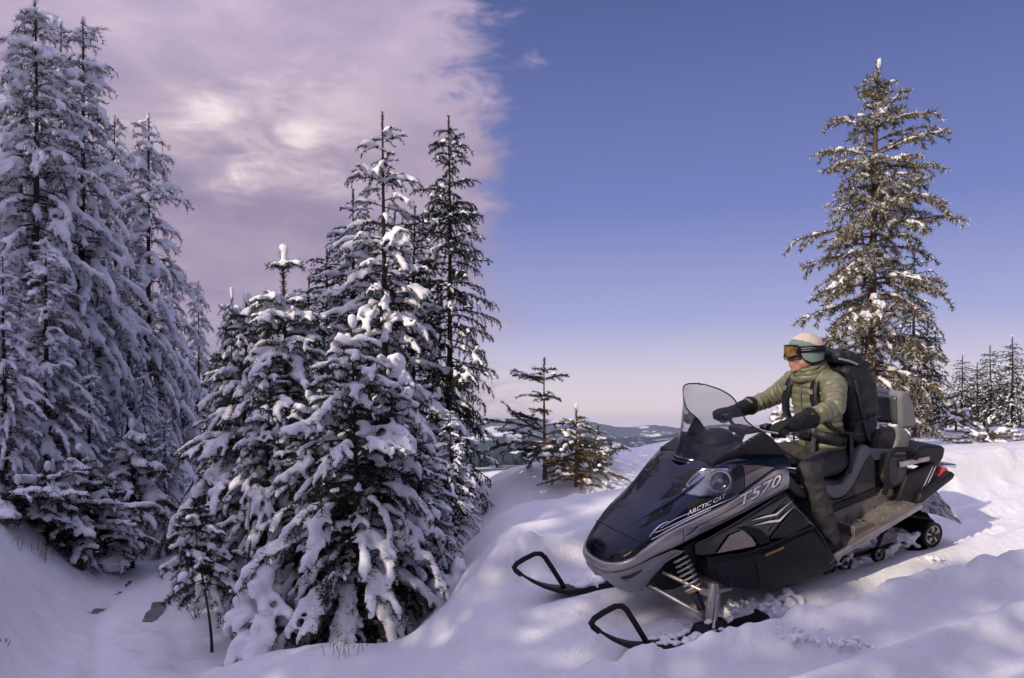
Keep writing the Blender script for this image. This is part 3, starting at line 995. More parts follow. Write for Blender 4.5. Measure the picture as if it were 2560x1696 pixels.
kk = conifer('verge_sapling', h_ / KL, 33, .62, 40, crown0=.42, el_top=40, el_bot=0, droop_top=30, droop_bot=40, twig_gap=.08, twig_len=.30, needle=(.085, .008, 380), snow=(.045, .6), voxel=.024, leader=.2, snow_cap=.05, lean=(-.22, 0), bend=.16, trunk_r=.024)
plant(kk, 'pine_sapling', b_, 'pine sapling with a bare reddish stem beside the road', 'tree', None, 0, KL)

# unseen stand added left of frame to block the sun from the road
GRP = 'added unseen pines that block the sun on the left'
i = 0
for c_, u0, u1, hh in ((-20, -11.6, -40, 14.6), (-24, -12.6, -42, 15.6)):
    u = u0
    while u > u1:
        x, y = (c_ + u) / 2, (c_ - u) / 2
        sc = hh / 13.0 * (1 + .08 * math.sin(i * 2.3))
        plant(kb[i % 2], 'pine_tree', (x, y, ground_z(x, y) - .1), 'tall pine added unseen beyond the left edge to block the sun', 'tree', GRP, i * 1.7, sc * .5, sc)
        u -= 1.5
        i += 1
GRP2 = 'pines behind the viewpoint'
for i, (u, top) in enumerate(((2.6, 5.2), (1.5, 6.0), (.2, 6.4), (-1.1, 6.3), (-2.4, 6.4), (-3.6, 6.5), (-4.8, 6.6), (-5.9, 6.7), (-6.9, 6.8), (-7.9, 6.55), (-8.9, 6.8), (-9.9, 7.7))):
    c_ = -13 - (i % 2) * .7
    x, y = (c_ + u) / 2, (c_ - u) / 2
    gz = ground_z(x, y) - .1
    sc = (top - gz) / 13.0
    plant(kb[i % 2], 'pine_tree', (x, y, gz), 'pine standing behind the viewpoint that shades the foreground', 'tree', GRP2, i * 2.1, sc * 1.25, sc)
for i, (x, y, hh) in enumerate(((3.5, -3.5, 13.0), (7.0, -3.0, 14.0), (10.5, -1.5, 14.0), (5.2, -6.5, 16.0), (9.5, -6.0, 16.0), (13.5, 1.0, 14.0), (.8, -6.0, 14.0))):  # unseen pines added to dim sky light on slope and hood
    sc = hh / 13.0
    plant(kb[i % 2], 'pine_tree', (x, y, ground_z(x, y) - .1), 'tall pine added unseen behind the viewpoint to dim the sky light', 'tree', 'added unseen pines that dim the sky light', i * 1.1, sc, sc)
# ------------------------------------------------------------------ trees on the open slope
b_, h_ = stand(2172, 157, 10.6)
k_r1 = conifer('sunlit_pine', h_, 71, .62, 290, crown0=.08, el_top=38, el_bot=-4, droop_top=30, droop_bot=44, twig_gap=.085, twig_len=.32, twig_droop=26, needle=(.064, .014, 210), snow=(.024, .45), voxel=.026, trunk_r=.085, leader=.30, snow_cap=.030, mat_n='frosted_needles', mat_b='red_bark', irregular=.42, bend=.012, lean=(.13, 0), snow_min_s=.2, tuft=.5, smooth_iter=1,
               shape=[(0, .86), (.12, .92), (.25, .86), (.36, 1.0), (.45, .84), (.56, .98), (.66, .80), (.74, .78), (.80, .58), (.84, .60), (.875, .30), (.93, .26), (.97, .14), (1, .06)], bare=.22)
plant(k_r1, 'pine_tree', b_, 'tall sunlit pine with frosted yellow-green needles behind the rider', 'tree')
k_r2 = conifer('dark_spruce', 5.0, 72, 1.0, 120, **{**SPR, 'snow': (.032, .30), 'voxel': .034, 'needle': (.055, .013, 170)})
b_, h_ = stand(2285, 600, 13.5)
plant(k_r2, 'spruce_tree', b_, 'dark spruce standing half behind the tall sunlit pine', 'tree', None, .4, h_ / 5.0 * .95, h_ / 5.0)
for i, (px, py, Y, nar, lab) in enumerate([
    (2405, 885, 20.0, 1.4, 'snowy spruce on the right skyline, nearest to the sunlit pine'),
    (2445, 905, 21.0, 1.4, 'lower spruce between the two taller ones on the right skyline'),
    (2478, 862, 19.0, 1.4, 'tallest spruce of the right skyline group'),
    (2530, 840, 18.0, 1.4, 'spruce at the right edge of the picture'),
    (2350, 965, 20.0, 1.4, 'short spruce beside the trunk of the sunlit pine, on the skyline'),
    (2318, 800, 15.0, 1.3, 'spruce right behind the sunlit pine and the seat backrest'),
]):
    b_, h_ = stand(px, py, Y)
    plant(k_r2, 'spruce_tree', b_, lab, 'tree', 'spruces on the right skyline', i * 1.3, h_ / 5.0 * nar, h_ / 5.0)
# small spruces by the snow mound
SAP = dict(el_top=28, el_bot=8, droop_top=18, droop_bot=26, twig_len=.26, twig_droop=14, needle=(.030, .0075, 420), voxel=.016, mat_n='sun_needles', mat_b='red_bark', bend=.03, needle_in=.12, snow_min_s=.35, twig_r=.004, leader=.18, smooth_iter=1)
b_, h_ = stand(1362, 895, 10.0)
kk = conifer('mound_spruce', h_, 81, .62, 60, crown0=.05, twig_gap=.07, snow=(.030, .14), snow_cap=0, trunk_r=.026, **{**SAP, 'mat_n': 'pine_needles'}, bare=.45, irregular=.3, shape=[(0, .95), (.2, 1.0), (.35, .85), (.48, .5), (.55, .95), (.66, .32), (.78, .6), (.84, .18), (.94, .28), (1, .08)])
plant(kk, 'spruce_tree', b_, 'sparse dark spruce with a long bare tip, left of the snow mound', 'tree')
b_, h_ = stand(1440, 1015, 9.7)
kk = conifer('mound_spruce', h_, 82, .44, 40, crown0=.04, twig_gap=.07, snow=(.032, .22), snow_cap=.02, trunk_r=.02, **SAP, bare=.3, irregular=.25)
plant(kk, 'spruce_tree', b_, 'small golden-green spruce with snow clumps on top of the mound', 'tree')
b_, h_ = stand(1495, 1065, 10.2)
kk = conifer('mound_spruce', h_, 83, .36, 16, crown0=.12, twig_gap=.07, snow=(.03, .35), snow_cap=0, trunk_r=.015, **SAP, bare=.5)
plant(kk, 'spruce_sapling', b_, 'thin upright sapling just right of the golden-green spruce', 'tree')
b_, h_ = stand(1985, 985, 9.2)
kk = conifer('rider_spruce', h_, 84, .42, 60, crown0=.05, twig_gap=.06, snow=(.035, .5), snow_cap=.02, trunk_r=.02, **SAP)
plant(kk, 'spruce_tree', b_, 'small frosted spruce glimpsed between the arms of the rider', 'tree')
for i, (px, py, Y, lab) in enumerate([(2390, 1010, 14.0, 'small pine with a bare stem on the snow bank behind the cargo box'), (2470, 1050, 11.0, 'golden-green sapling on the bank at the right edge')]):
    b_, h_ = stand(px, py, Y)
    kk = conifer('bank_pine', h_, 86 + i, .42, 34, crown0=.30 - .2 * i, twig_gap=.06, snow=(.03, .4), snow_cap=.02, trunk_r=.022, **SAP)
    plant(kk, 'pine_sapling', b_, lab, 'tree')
# ------------------------------------------------------------------ snowmobile (axes: x forward, y left, z up, origin between the ski spindles)
M['navy'] = pmat('navy_gloss_paint', (.004, .0095, .031), .17, .70, .4, .35, var=.15, vscale=3)
M['gloss_black'] = pmat('gloss_black_plastic', (.007, .007, .009), .20, 0, .45, .4, var=.3, vscale=5)
M['matte_black'] = pmat('matte_black_plastic', (.010, .010, .013), .50, 0, .35, 0, var=.3, vscale=9, bump=.12, bscale=220)
M['rubber'] = pmat('black_rubber', (.013, .013, .014), .75, 0, .3, 0, var=.3, vscale=20)
M['silver_paint'] = pmat('silver_paint', (.33, .31, .305), .28, .35, .5, .5, var=.08, vscale=4)
M['grey_plastic'] = pmat('light_grey_plastic', (.30, .295, .305), .42, 0, .4, 0, var=.08, vscale=6)
M['alu'] = pmat('worn_aluminium', (.42, .38, .35), .38, .8, .5, 0, var=.25, vscale=14, bump=.1, bscale=90)
M['dirty_alu'] = pmat('dirty_aluminium', (.34, .315, .30), .5, .55, .4, 0, col2=(.16, .13, .11), vscale=6, bump=.15, bscale=60)
M['chrome'] = pmat('polished_metal', (.55, .53, .52), .16, 1.0)
M['spring'] = pmat('pale_spring_steel', (.50, .47, .44), .3, .4)
M['gold'] = pmat('brass_ring', (.42, .27, .09), .35, .9)
M['amber'] = pmat('amber_reflector', (.52, .22, .012), .28, 0, .5, .6)
M['red_lens'] = pmat('red_lamp_lens', (.50, .045, .04), .25, 0, .5, .8)
M['seat_black'] = pmat('black_vinyl', (.014, .013, .014), .42, 0, .45, 0, var=.25, vscale=12, bump=.2, bscale=160)
M['pad_vinyl'] = pmat('frost_glare_vinyl', (.085, .082, .085), .26, .25, .5, .4, var=.35, vscale=10, bump=.25, bscale=140)  # paler base colour paints sun glare and frost onto black vinyl
M['seat_light'] = pmat('light_grey_vinyl', (.185, .182, .186), .5, 0, .4, 0, var=.08, vscale=7, bump=.12, bscale=180)
M['seat_grey'] = pmat('charcoal_vinyl', (.060, .056, .056), .52, 0, .4, 0, var=.12, vscale=7, bump=.15, bscale=200)
M['panel_glass'] = pmat('bronze_tinted_panel', (.16, .12, .11), .12, .35, .6, 1.0)
M['white_print'] = pmat('white_lettering', (.86, .85, .85), .4)
M['dark_print'] = pmat('dark_line_print', (.02, .02, .024), .35)
M['frost'] = snow_mat('frosty_snow_on_seat', 3)
def glass_mat(name, color, alpha, rough=.02):
    m, t, b = newmat(name)
    b.inputs['Base Color'].default_value = (*color, 1)
    b.inputs['Roughness'].default_value = rough
    b.inputs['Specular IOR Level'].default_value = .6
    b.inputs['Alpha'].default_value = 1
    tb = N(t, 'ShaderNodeBsdfTransparent')
    tb.inputs[0].default_value = (*alpha, 1)
    fr = N(t, 'ShaderNodeLayerWeight')
    fr.inputs['Blend'].default_value = .28
    gl = N(t, 'ShaderNodeBsdfGlossy')
    gl.inputs['Roughness'].default_value = rough
    gl.inputs['Color'].default_value = (.85, .85, .9, 1)
    mx = N(t, 'ShaderNodeMixShader')
    f = mathn(t, 'ADD', mathn(t, 'MULTIPLY', fr.outputs['Fresnel'], .75), .04)
    t.links.new(f, mx.inputs[0])
    t.links.new(tb.outputs[0], mx.inputs[1])
    t.links.new(gl.outputs[0], mx.inputs[2])
    t.links.new(mx.outputs[0], t.nodes['Material Output'].inputs[0])
    return m
M['windshield'] = glass_mat('smoked_windshield', (.2, .2, .22), (.66, .67, .68))
M['lens'] = glass_mat('clear_lamp_lens', (.8, .8, .8), (.80, .82, .86))

sled = bpy.data.objects.new('snowmobile', None)
COL.objects.link(sled)
sled.matrix_world = SLED
tag(sled, 'navy and silver snowmobile with smoked windshield and passenger backrest, parked on the snow', 'snowmobile')
ip = lambda pts: (lambda x, X=np.array(sorted(pts)): float(np.interp(x, X[:, 0], X[:, 1])))
w_ = ip([(.463, .02), (.458, .10), (.44, .16), (.40, .215), (.35, .25), (.2, .30), (0, .335), (-.3, .37), (-.6, .39), (-.9, .40)])
zt_ = ip([(.463, .43), (.45, .455), (.42, .50), (.32, .585), (.23, .66), (.085, .745), (-.04, .835), (-.12, .905), (-.2, .958), (-.30, .975), (-.64, .97)])
zu_ = ip([(.463, .425), (.44, .435), (.40, .452), (.35, .479), (.315, .508), (.25, .552), (.18, .597), (.077, .637), (-.2, .718), (-.34, .781), (-.54, .879), (-.64, .885)])
zl_ = ip([(.463, .362), (.44, .368), (.40, .390), (.317, .425), (.223, .467), (.075, .507), (-.11, .572), (-.31, .630), (-.625, .734), (-.7, .75)])
ex_ = ip([(.463, .95), (.2, .85), (0, .70), (-.2, .48), (-.4, .34), (-.64, .30)])
def hood_y(x, z):
    """half width of the hood at height z"""
    zu, zt, w = zu_(x), zt_(x), w_(x)
    f = min(max((z - zu) / max(zt - zu, 1e-4), 0), 1)
    e = ex_(x)
    th = math.acos(min(1, f ** (1 / max(e, .05))))
    return w * math.sin(th) ** e
def hood_pt(x, k, n, off=0.0):
    th = (math.pi / 2) * k / n
    e = ex_(x)
    return (x, (w_(x) + off) * abs(math.sin(th)) ** e * (1 if th >= 0 else -1), zu_(x) + (zt_(x) + off - zu_(x)) * math.cos(th) ** e)
# hood
xs = list(np.concatenate([[.463, .46, .452, .44], np.linspace(.42, -.64, 44)]))
n = 12
hb = MB()
V, F = [], []
for x in xs:
    for k in range(-n, n + 1):
        V.append(hood_pt(x, k, n))
mm_ = 2 * n + 1
for i in range(len(xs) - 1):
    for k in range(mm_ - 1):
        F.append((i * mm_ + k, i * mm_ + k + 1, (i + 1) * mm_ + k + 1, (i + 1) * mm_ + k))
F.append(tuple((len(xs) - 1) * mm_ + k for k in range(mm_)))
hb.add(V, F)
hood = hb.build('hood', M['navy'], sled, angle=50)
# rounded crease lines of the hood: raised ridges either side and a parting line above the nose
for s in (1, -1):
    MB().tube([(x, s * hood_pt(x, k, 12)[1], hood_pt(x, k, 12)[2] - .004) for x, k in ((.26, 3.2), (.16, 3.9), (.06, 4.6), (-.06, 5.2), (-.15, 5.6))], [.006, .014, .016, .014, .005], 8).build('hood_ridge', M['navy'], hood)
pl = MB()
pl.tube([hood_pt(.335 - .05 * abs(k / 12) ** 1.5, k, 12, .001) for k in range(-12, 13)], .0045, 6)
pl.build('parting_line', M['matte_black'], hood)
def decal(name, poly, mat, parent, off=.003, side=hood_y, cuts=5, thick=0.0):
    """A flat print or inlay laid on the left flank: outline in side view (x, z)."""
    bm = bmesh.new()
    vs_ = [bm.verts.new((x, 0, z)) for x, z in poly]
    bm.faces.new(vs_)
    bmesh.ops.triangulate(bm, faces=bm.faces[:])
    for _ in range(3):
        es = [e for e in bm.edges if e.calc_length() > .018]
        if es:
            bmesh.ops.subdivide_edges(bm, edges=es, cuts=1)
            bmesh.ops.triangulate(bm, faces=bm.faces[:])
    for v in bm.verts:
        v.co.y = (side(v.co.x, v.co.z) if callable(side) else side) + off
    bmesh.ops.recalc_face_normals(bm, faces=bm.faces[:])
    if bm.faces and sum(f.normal.y for f in bm.faces) < 0:
        bmesh.ops.reverse_faces(bm, faces=bm.faces[:])
    me = bpy.data.meshes.new(name)
    bm.to_mesh(me)
    bm.free()
    o = link(name, me, parent, mat)
    me.polygons.foreach_set('use_smooth', [True] * len(me.polygons))
    if thick:
        md = o.modifiers.new('s', 'SOLIDIFY')
        md.thickness = thick
        md.offset = -1
    return o
# silver band that wraps round the nose
plan = [(x, w_(x)) for x in (-.64, -.55, -.45, -.34, -.2, -.08, .077, .18, .25, .315, .35, .40, .44, .456)] + [(.462, .05), (.464, 0)]
plan = plan + [(x, -y) for x, y in plan[-2::-1]]
V, F = [], []
rows = 7
for x, y in plan:
    sx = 1 if y >= 0 else -1
    for r in range(rows):
        v = r / (rows - 1)
        z = zu_(x) + (zl_(x) - zu_(x)) * v
        o = .016 * math.sin(math.pi * v) ** .6 + .004 - .02 * (v > .98) - .012 * (v < .02)
        nx = max(0, (x - .33)) / .134
        V.append((x + o * nx, y + sx * o * (1 - .8 * nx), z))
for i in range(len(plan) - 1):
    for r in range(rows - 1):
        F.append((i * rows + r, i * rows + r + 1, (i + 1) * rows + r + 1, (i + 1) * rows + r))
band = MB().add(V, F).build('side_band', M['silver_paint'], sled, angle=60, solid=.012)
def band_y(x, z):
    v = min(max((zu_(x) - z) / (zu_(x) - zl_(x)), .03), .97)
    return w_(x) + .016 * math.sin(math.pi * v) ** .6 + .004
MB().box((.07, band_y(.07, .57) + .0005, .575), (.0025, .003, .075)).build('panel_joint', M['dark_print'], band)
# printed pin-lines on the band
def zb(x, v):
    return zu_(x) + (zl_(x) - zu_(x)) * v
def stripe(v0, v1, xa, xb, th, mat, parent, yf=band_y, taper=True, name='pin_stripe'):
    n_ = 14
    up, lo = [], []
    for i in range(n_ + 1):
        f = i / n_
        x = xa + (xb - xa) * f
        v = v0 + (v1 - v0) * f
        h = th * (math.sin(math.pi * min(max(f, .03), .97)) ** .5 if taper else 1)
        up.append((x, zb(x, v) + h))
        lo.append((x, zb(x, v) - h))
    return decal(name, up + lo[::-1], mat, parent, .0025, yf)
stripe(.36, .30, .05, -.60, .0022, M['dark_print'], band)
stripe(.62, .84, -.02, -.60, .0035, M['dark_print'], band)
stripe(.30, .60, .06, -.25, .0016, M['dark_print'], band)
stripe(.80, .55, -.10, -.60, .0016, M['dark_print'], band)
decal('arrow_print', [(.066, zb(.066, .55)), (-.02, zb(-.02, .33)), (-.03, zb(-.03, .40)), (.03, zb(.03, .55)), (-.10, zb(-.10, .52)), (-.10, zb(-.1, .57))], M['dark_print'], band, .0025, band_y)
# white speed lines on the lower hood
for (xa, za, xb, zb_, h) in ((.223, .605, -.300, .758, .0034), (.248, .570, -.12, .702, .0050), (.253, .584, .134, .662, .002), (.19, .628, -.05, .712, .0018)):
    pts_u, pts_l = [], []
    for i in range(13):
        f = i / 12
        x = xa + (xb - xa) * f
        z = max(za + (zb_ - za) * f + .012 * math.sin(math.pi * f), zu_(x) + .007)
        hh = h * math.sin(math.pi * min(max(f, .05), .95)) ** .6
        pts_u.append((x, z + hh))
        pts_l.append((x, z - hh))
    decal('speed_line', pts_u + pts_l[::-1], M['white_print'], hood, .003)
# dark vent triangles in the hood flank
decal('hood_vent', [(.273, .610), (.189, .672), (.082, .739), (.033, .767), (.081, .722), (.101, .703), (.197, .655)], M['rubber'], hood, .004)
decal('hood_vent', [(.048, .715), (-.044, .773), (-.137, .771), (-.022, .730)], M['rubber'], hood, .005)
decal('hood_vent', [(.081, .722), (.033, .767), (-.002, .786), (-.147, .778), (-.044, .773), (.048, .715)], M['navy'], hood, .005)
def letters(txt, x0, z0, x1, z1, height, mat, parent, yf, off=.004, shear=.28, name='lettering', stretch=None):
    cu = bpy.data.curves.new(name, 'FONT')
    cu.body = txt
    cu.size = 1
    cu.shear = shear
    cu.resolution_u = 3
    cu.offset = .012
    to = bpy.data.objects.new('tmp_text', cu)
    TMP.collection.objects.link(to)
    TMP.view_layers[0].update()
    me = bpy.data.meshes.new_from_object(to.evaluated_get(TMP.view_layers[0].depsgraph))
    bpy.data.objects.remove(to)
    co = np.array([v.co[:] for v in me.vertices])
    u = (co[:, 0] - co[:, 0].min()) / np.ptp(co[:, 0])
    v = (co[:, 1]) / co[:, 1].max()
    L_ = math.hypot(x1 - x0, z1 - z0)
    ex, ez = (x1 - x0) / L_, (z1 - z0) / L_
    for i, vert in enumerate(me.vertices):
        x = x0 + ex * L_ * u[i] - (ez if ex > 0 else -ez) * height * v[i] * 0
        z = z0 + ez * L_ * u[i] + height * v[i]
        vert.co = (x, yf(x, z) + off, z)
    me.name = name
    me.materials.clear()
    return link(name, me, parent, mat)
letters('ARCTIC CAT', .030, .686, -.217, .764, .023, M['white_print'], hood, hood_y)
letters('T570', -.302, .697, -.590, .792, .070, M['dark_print'], band, band_y, .0035)
letters('T570', -.297, .704, -.580, .799, .058, M['white_print'], band, band_y, .006)
# twin grille openings in the nose and the slot under the band
def grille(name, poly, yf, parent, off):
    o = decal(name, poly, M['gloss_black'], parent, off, yf)
    mb = MB()
    xa, xb = min(p[0] for p in poly), max(p[0] for p in poly)
    za, zb2 = min(p[1] for p in poly), max(p[1] for p in poly)
    def inside(x, z):
        c = False
        j = len(poly) - 1
        for i in range(len(poly)):
            xi, zi = poly[i]
            xj, zj = poly[j]
            if (zi > z) != (zj > z) and x < (xj - xi) * (z - zi) / (zj - zi) + xi:
                c = not c
            j = i
        return c
    for d in (1, -1):
        c = xa - .2
        while c < xb + .2:
            run_ = []
            for i in range(40):
                z = za + (zb2 - za) * i / 39
                x = c + d * (z - za) * .8
                if inside(x, z):
                    run_.append((x, yf(x, z) + off + .002, z))
            if len(run_) > 2:
                mb.tube([run_[0], run_[len(run_) // 2], run_[-1]], .0011, 4)
            c += .012
    if mb.v:
        mb.build('mesh_wire', M['matte_black'], o)
    return o
grille('nose_grille', [(.438, .450), (.411, .486), (.369, .516), (.316, .520), (.349, .486), (.399, .458), (.440, .440)], hood_y, hood, .003)
# grey nose cone under the band
V, F = [], []
prof = [(.05, .475, .425), (.12, .492, .36), (.18, .475, .298), (.25, .452, .228), (.33, .418, .222), (.39, .392, .250), (.43, .370, .295), (.452, .366, .318)]
top = [(x, w_(x) - .004, zt) for x, zt, zb_ in prof] + [(.460, 0, .364)]
bot = [(x, w_(x) * .62, zb_) for x, zt, zb_ in prof] + [(.456, 0, .325)]
top = top + [(x, -y, z) for x, y, z in top[-2::-1]]
bot = bot + [(x, -y, z) for x, y, z in bot[-2::-1]]
rows = 6
for a, b_ in zip(top, bot):
    for r in range(rows):
        v = r / (rows - 1)
        bul = .022 * math.sin(math.pi * v)
        V.append((a[0] + (b_[0] - a[0]) * v + bul * .3, (a[1] + (b_[1] - a[1]) * v) + (bul if a[1] > 0 else -bul if a[1] < 0 else 0), a[2] + (b_[2] - a[2]) * v))
for i in range(len(top) - 1):
    for r in range(rows - 1):
        F.append((i * rows + r, i * rows + r + 1, (i + 1) * rows + r + 1, (i + 1) * rows + r))
F.append(tuple(i * rows + rows - 1 for i in range(len(top))))
cone = MB().add(V, F).build('nose_cone', M['grey_plastic'], sled, angle=50)
def cone_y(x, z):
    return w_(x) * (1 - .38 * min(max((zl_(x) - z) / .2, 0), 1)) + .016
decal('air_slot', [(.415, .352), (.36, .372), (.30, .398), (.31, .372), (.36, .342), (.40, .336)], M['gloss_black'], cone, .004, cone_y)
MB().tube([(x, cone_y(x, z) + .002, z) for x, z in ((.43, .345), (.38, .318), (.33, .335), (.30, .375), (.18, .415), (.06, .465))], .004, 6).build('moulded_edge', M['grey_plastic'], cone)
# upper flank panels (both sides), lower belly panels
lip_ = ip([(.02, .455), (-.05, .440), (-.14, .438), (-.30, .425), (-.47, .438), (-.66, .468), (-.83, .492), (-1.02, .36)])
bot_ = ip([(-.035, .42), (-.049, .351), (-.094, .286), (-.222, .227), (-.333, .184), (-.533, .146), (-.725, .142), (-.954, .176), (-1.012, .21)])
rear_x = lambda z: float(np.interp(z, [.2, .457, .488, .672, .733, .76], [-1.012, -.851, -.819, -.669, -.622, -.615]))
def flank_y(x, z):
    return float(np.interp(z, [.10, .20, .30, .44, .60, .75], [.385, .418, .432, .424, .404, .392])) - .05 * max(0, (x + .10) / .12) ** 2 * (x > -.10)
for s in (1, -1):
    V, F = [], []
    nx_, nz_ = 26, 8
    for i in range(nx_ + 1):
        for j in range(nz_ + 1):
            v = j / nz_
            x = .01 + (-.60 - .01) * i / nx_
            zt1, zb1 = zl_(x) - .006, lip_(x) + .006
            z = zt1 + (zb1 - zt1) * v
            xe = rear_x(z)
            x2 = .01 + (xe - .01) * i / nx_
            zt1, zb1 = zl_(max(x2, -.64)) - .006, lip_(x2) + .006
            z = zt1 + (zb1 - zt1) * v
            V.append((x2, s * (flank_y(x2, z) - .010), z))
    for i in range(nx_):
        for j in range(nz_):
            a = i * (nz_ + 1) + j
            F.append((a, a + 1, a + nz_ + 2, a + nz_ + 1))
    up = MB().add(V, F).build('flank_panel', M['gloss_black'], sled, angle=60, solid=.01)
    V, F = [], []
    for i in range(nx_ + 1):
        f = i / nx_
        for j in range(nz_ + 4):
            v = min(1, j / nz_)
            x = -.035 + (-.97) * f
            zt1 = min(lip_(x), float(np.interp(x, [-1.012, -.85], [.215, .48])) if x < -.83 else 9)
            zb1 = bot_(x)
            z = zt1 + (zb1 - zt1) * v
            y = flank_y(x, z) + .012 * math.sin(math.pi * v)
            if j > nz_:
                k = j - nz_
                y = (y - .006) * (1 - k * .22)
                z = z - .010 * math.sin(k) 
            V.append((x, s * y, z))
    m2 = nz_ + 4
    for i in range(nx_):
        for j in range(m2 - 1):
            a = i * m2 + j
            F.append((a, a + 1, a + m2 + 1, a + m2))
    low = MB().add(V, F).build('belly_panel', M['matte_black'], sled, angle=60, solid=.008)
    if s == 1:
        UP, LOW = up, low
fy = lambda x, z: flank_y(x, z)
fl = lambda x, z: flank_y(x, z) + .012
MB().tube([(x, fl(x, lip_(x)) - .002, lip_(x)) for x in np.linspace(-.03, -.82, 24)] + [(-.86, fl(-.86, .44), .44), (-1.0, fl(-1, .22), .22)], .008, 8).build('panel_lip', M['matte_black'], LOW)
for s in (1,):
    MB().tube([(x, fl(x, lip_(x)) + .001 + .012, lip_(x) - .03) for x in np.linspace(-.08, -.80, 20)], .004, 6).build('moulded_crease', M['matte_black'], LOW)
rf = MB()
rp = [(-.432, .382), (-.440, .400), (-.568, .424), (-.572, .406)]
rf.prism(rp, .438, .448)
rf.build('side_reflector', M['amber'], LOW, bevel=.003)
MB().tube([(-.36, fl(-.36, .36) + .003, .37), (-.39, fl(-.39, .26) + .012, .26), (-.40, fl(-.4, .18) + .004, .185)], .003, 6).build('moulded_crease', M['matte_black'], LOW)
# mesh inset, intake scoop and white chevrons on the left flank
grille('vent_mesh', [(-.50, .485), (-.69, .612), (-.725, .580), (-.785, .505), (-.75, .488), (-.60, .468)], fy, UP, .002)
MB().tube([(-.50, fy(-.5, .485), .478), (-.69, fy(-.69, .61), .618), (-.73, fy(-.73, .58), .582), (-.79, fy(-.79, .5), .503), (-.60, fy(-.6, .46), .462), (-.50, fy(-.5, .485), .478)], .006, 6).build('vent_frame', M['matte_black'], UP)
decal('intake_scoop', [(-.27, .575), (-.35, .572), (-.42, .545), (-.47, .495), (-.49, .455), (-.41, .452), (-.37, .51), (-.33, .55)], M['rubber'], UP, .003, fy)
decal('flank_inlay', [(-.10, .46), (-.20, .545), (-.29, .56), (-.36, .50), (-.38, .452)], M['panel_glass'], UP, .002, fy)
for ch in ([(-.36, .606), (-.47, .617), (-.545, .617), (-.685, .680), (-.55, .605), (-.47, .606)], [(-.37, .575), (-.49, .583), (-.565, .578), (-.69, .640), (-.57, .564), (-.48, .572)]):
    decal('chevron_print', ch, M['white_print'], UP, .004, fy)
for dz_ in (0, .016, .034):
    decal('line_print', [(-.50, .52 + dz_ * 2.2), (-.66, .655 + dz_), (-.662, .650 + dz_), (-.505, .514 + dz_ * 2.2)], M['seat_grey'], UP, .003, fy)
# headlights
HLP = [(-.010, .800), (-.057, .840), (-.101, .879), (-.150, .912), (-.200, .928), (-.258, .929), (-.256, .886), (-.240, .822), (-.208, .789), (-.121, .785), (-.034, .788), (-.006, .792)]
HLS = [(.085, .742), (-.005, .807), (-.085, .872), (-.115, .897), (-.150, .912), (-.101, .879), (-.057, .840), (-.010, .800), (.022, .778)]
M['lamp_bowl'] = pmat('silvered_lamp_bowl', (.30, .31, .36), .22, .75, .5, 0, var=.2, vscale=9)
def mirror(o, parent):
    me = o.data.copy()
    for v in me.vertices:
        v.co.y = -v.co.y
    me.flip_normals()
    return link(o.name.split('.')[0], me, parent)
hl = decal('headlight', HLP, M['lamp_bowl'], sled, .003)
rc = Vector((-.182, hood_y(-.182, .868) + .016, .862))
ax = Vector((.50, .84, .10)).normalized()
q = ax.to_track_quat('Y', 'Z').to_matrix()
lz = MB().lathe([(.066, -.014), (.064, .006), (.054, .004), (.045, -.006), (.012, -.014)], (0, 0, 0), 'y', 28)
lz.v = [tuple(q @ Vector(p) + rc) for p in lz.v]
lz.build('reflector', M['chrome'], hl)
bz = MB().lathe([(.017, -.01), (.016, .014), (.008, .02)], (0, 0, 0), 'y', 14)
bz.v = [tuple(q @ Vector(p) + rc) for p in bz.v]
bz.build('bulb_shield', M['grey_plastic'], hl)
decal('bezel', [(-.150, .908), (-.122, .869), (-.108, .836), (-.130, .806), (-.170, .796), (-.222, .797), (-.226, .806), (-.172, .806), (-.140, .818), (-.122, .840), (-.138, .872), (-.172, .912)], M['grey_plastic'], hl, .005)
decal('lens', HLP, M['lens'], hl, .034)
hl2 = mirror(hl, sled)
mirror(decal('lens', HLP, M['lens'], hl2, .012), hl2)
bpy.data.objects.remove([c for c in hl2.children if c.data.vertices[0].co.y > 0][0])
ls = decal('lamp_surround', HLS, M['rubber'], sled, .006)
mirror(ls, sled)
MB().tube([(x, hood_y(x, z) + .006, z) for x, z in HLP + HLP[:1]], .0045, 6).build('lens_gasket', M['gloss_black'], hl)
# bronze side panel and black post behind the headlight
decal('post_panel', [(-.266, .937), (-.337, .937), (-.338, .800), (-.300, .772), (-.228, .783), (-.245, .822)], M['gloss_black'], hood, .004)
decal('tinted_panel', [(-.342, .933), (-.430, .924), (-.543, .896), (-.452, .853), (-.342, .802)], M['panel_glass'], hood, .005)
# windshield
xc_ = ip([(.93, -.135), (.96, -.155), (1.1, -.200), (1.22, -.240), (1.3, -.262), (1.34, -.280), (1.375, -.310)])
ye_ = ip([(.90, .385), (.96, .372), (1.03, .358), (1.10, .335), (1.16, .305), (1.22, .288), (1.28, .272), (1.32, .245), (1.345, .205), (1.362, .14), (1.375, .02)])
xe_ = ip([(.88, -.665), (.93, -.660), (1.0, -.610), (1.06, -.560), (1.10, -.515), (1.14, -.455), (1.18, -.415), (1.25, -.385), (1.31, -.365), (1.375, -.325)])
nu, nv = 36, 30
V, F = [], []
for j in range(nv + 1):
    v = j / nv
    z0 = .936 + (1.375 - .936) * (1 - (1 - v) ** 1.35)
    for i in range(-nu, nu + 1):
        f = i / nu
        zz = z0 - (.052 * abs(f) ** 2) * (1 - v)
        y = ye_(zz) * f
        x = xc_(z0) + (xe_(zz) - xc_(z0)) * abs(f) ** 1.9
        V.append((x, y, zz))
mw = 2 * nu + 1
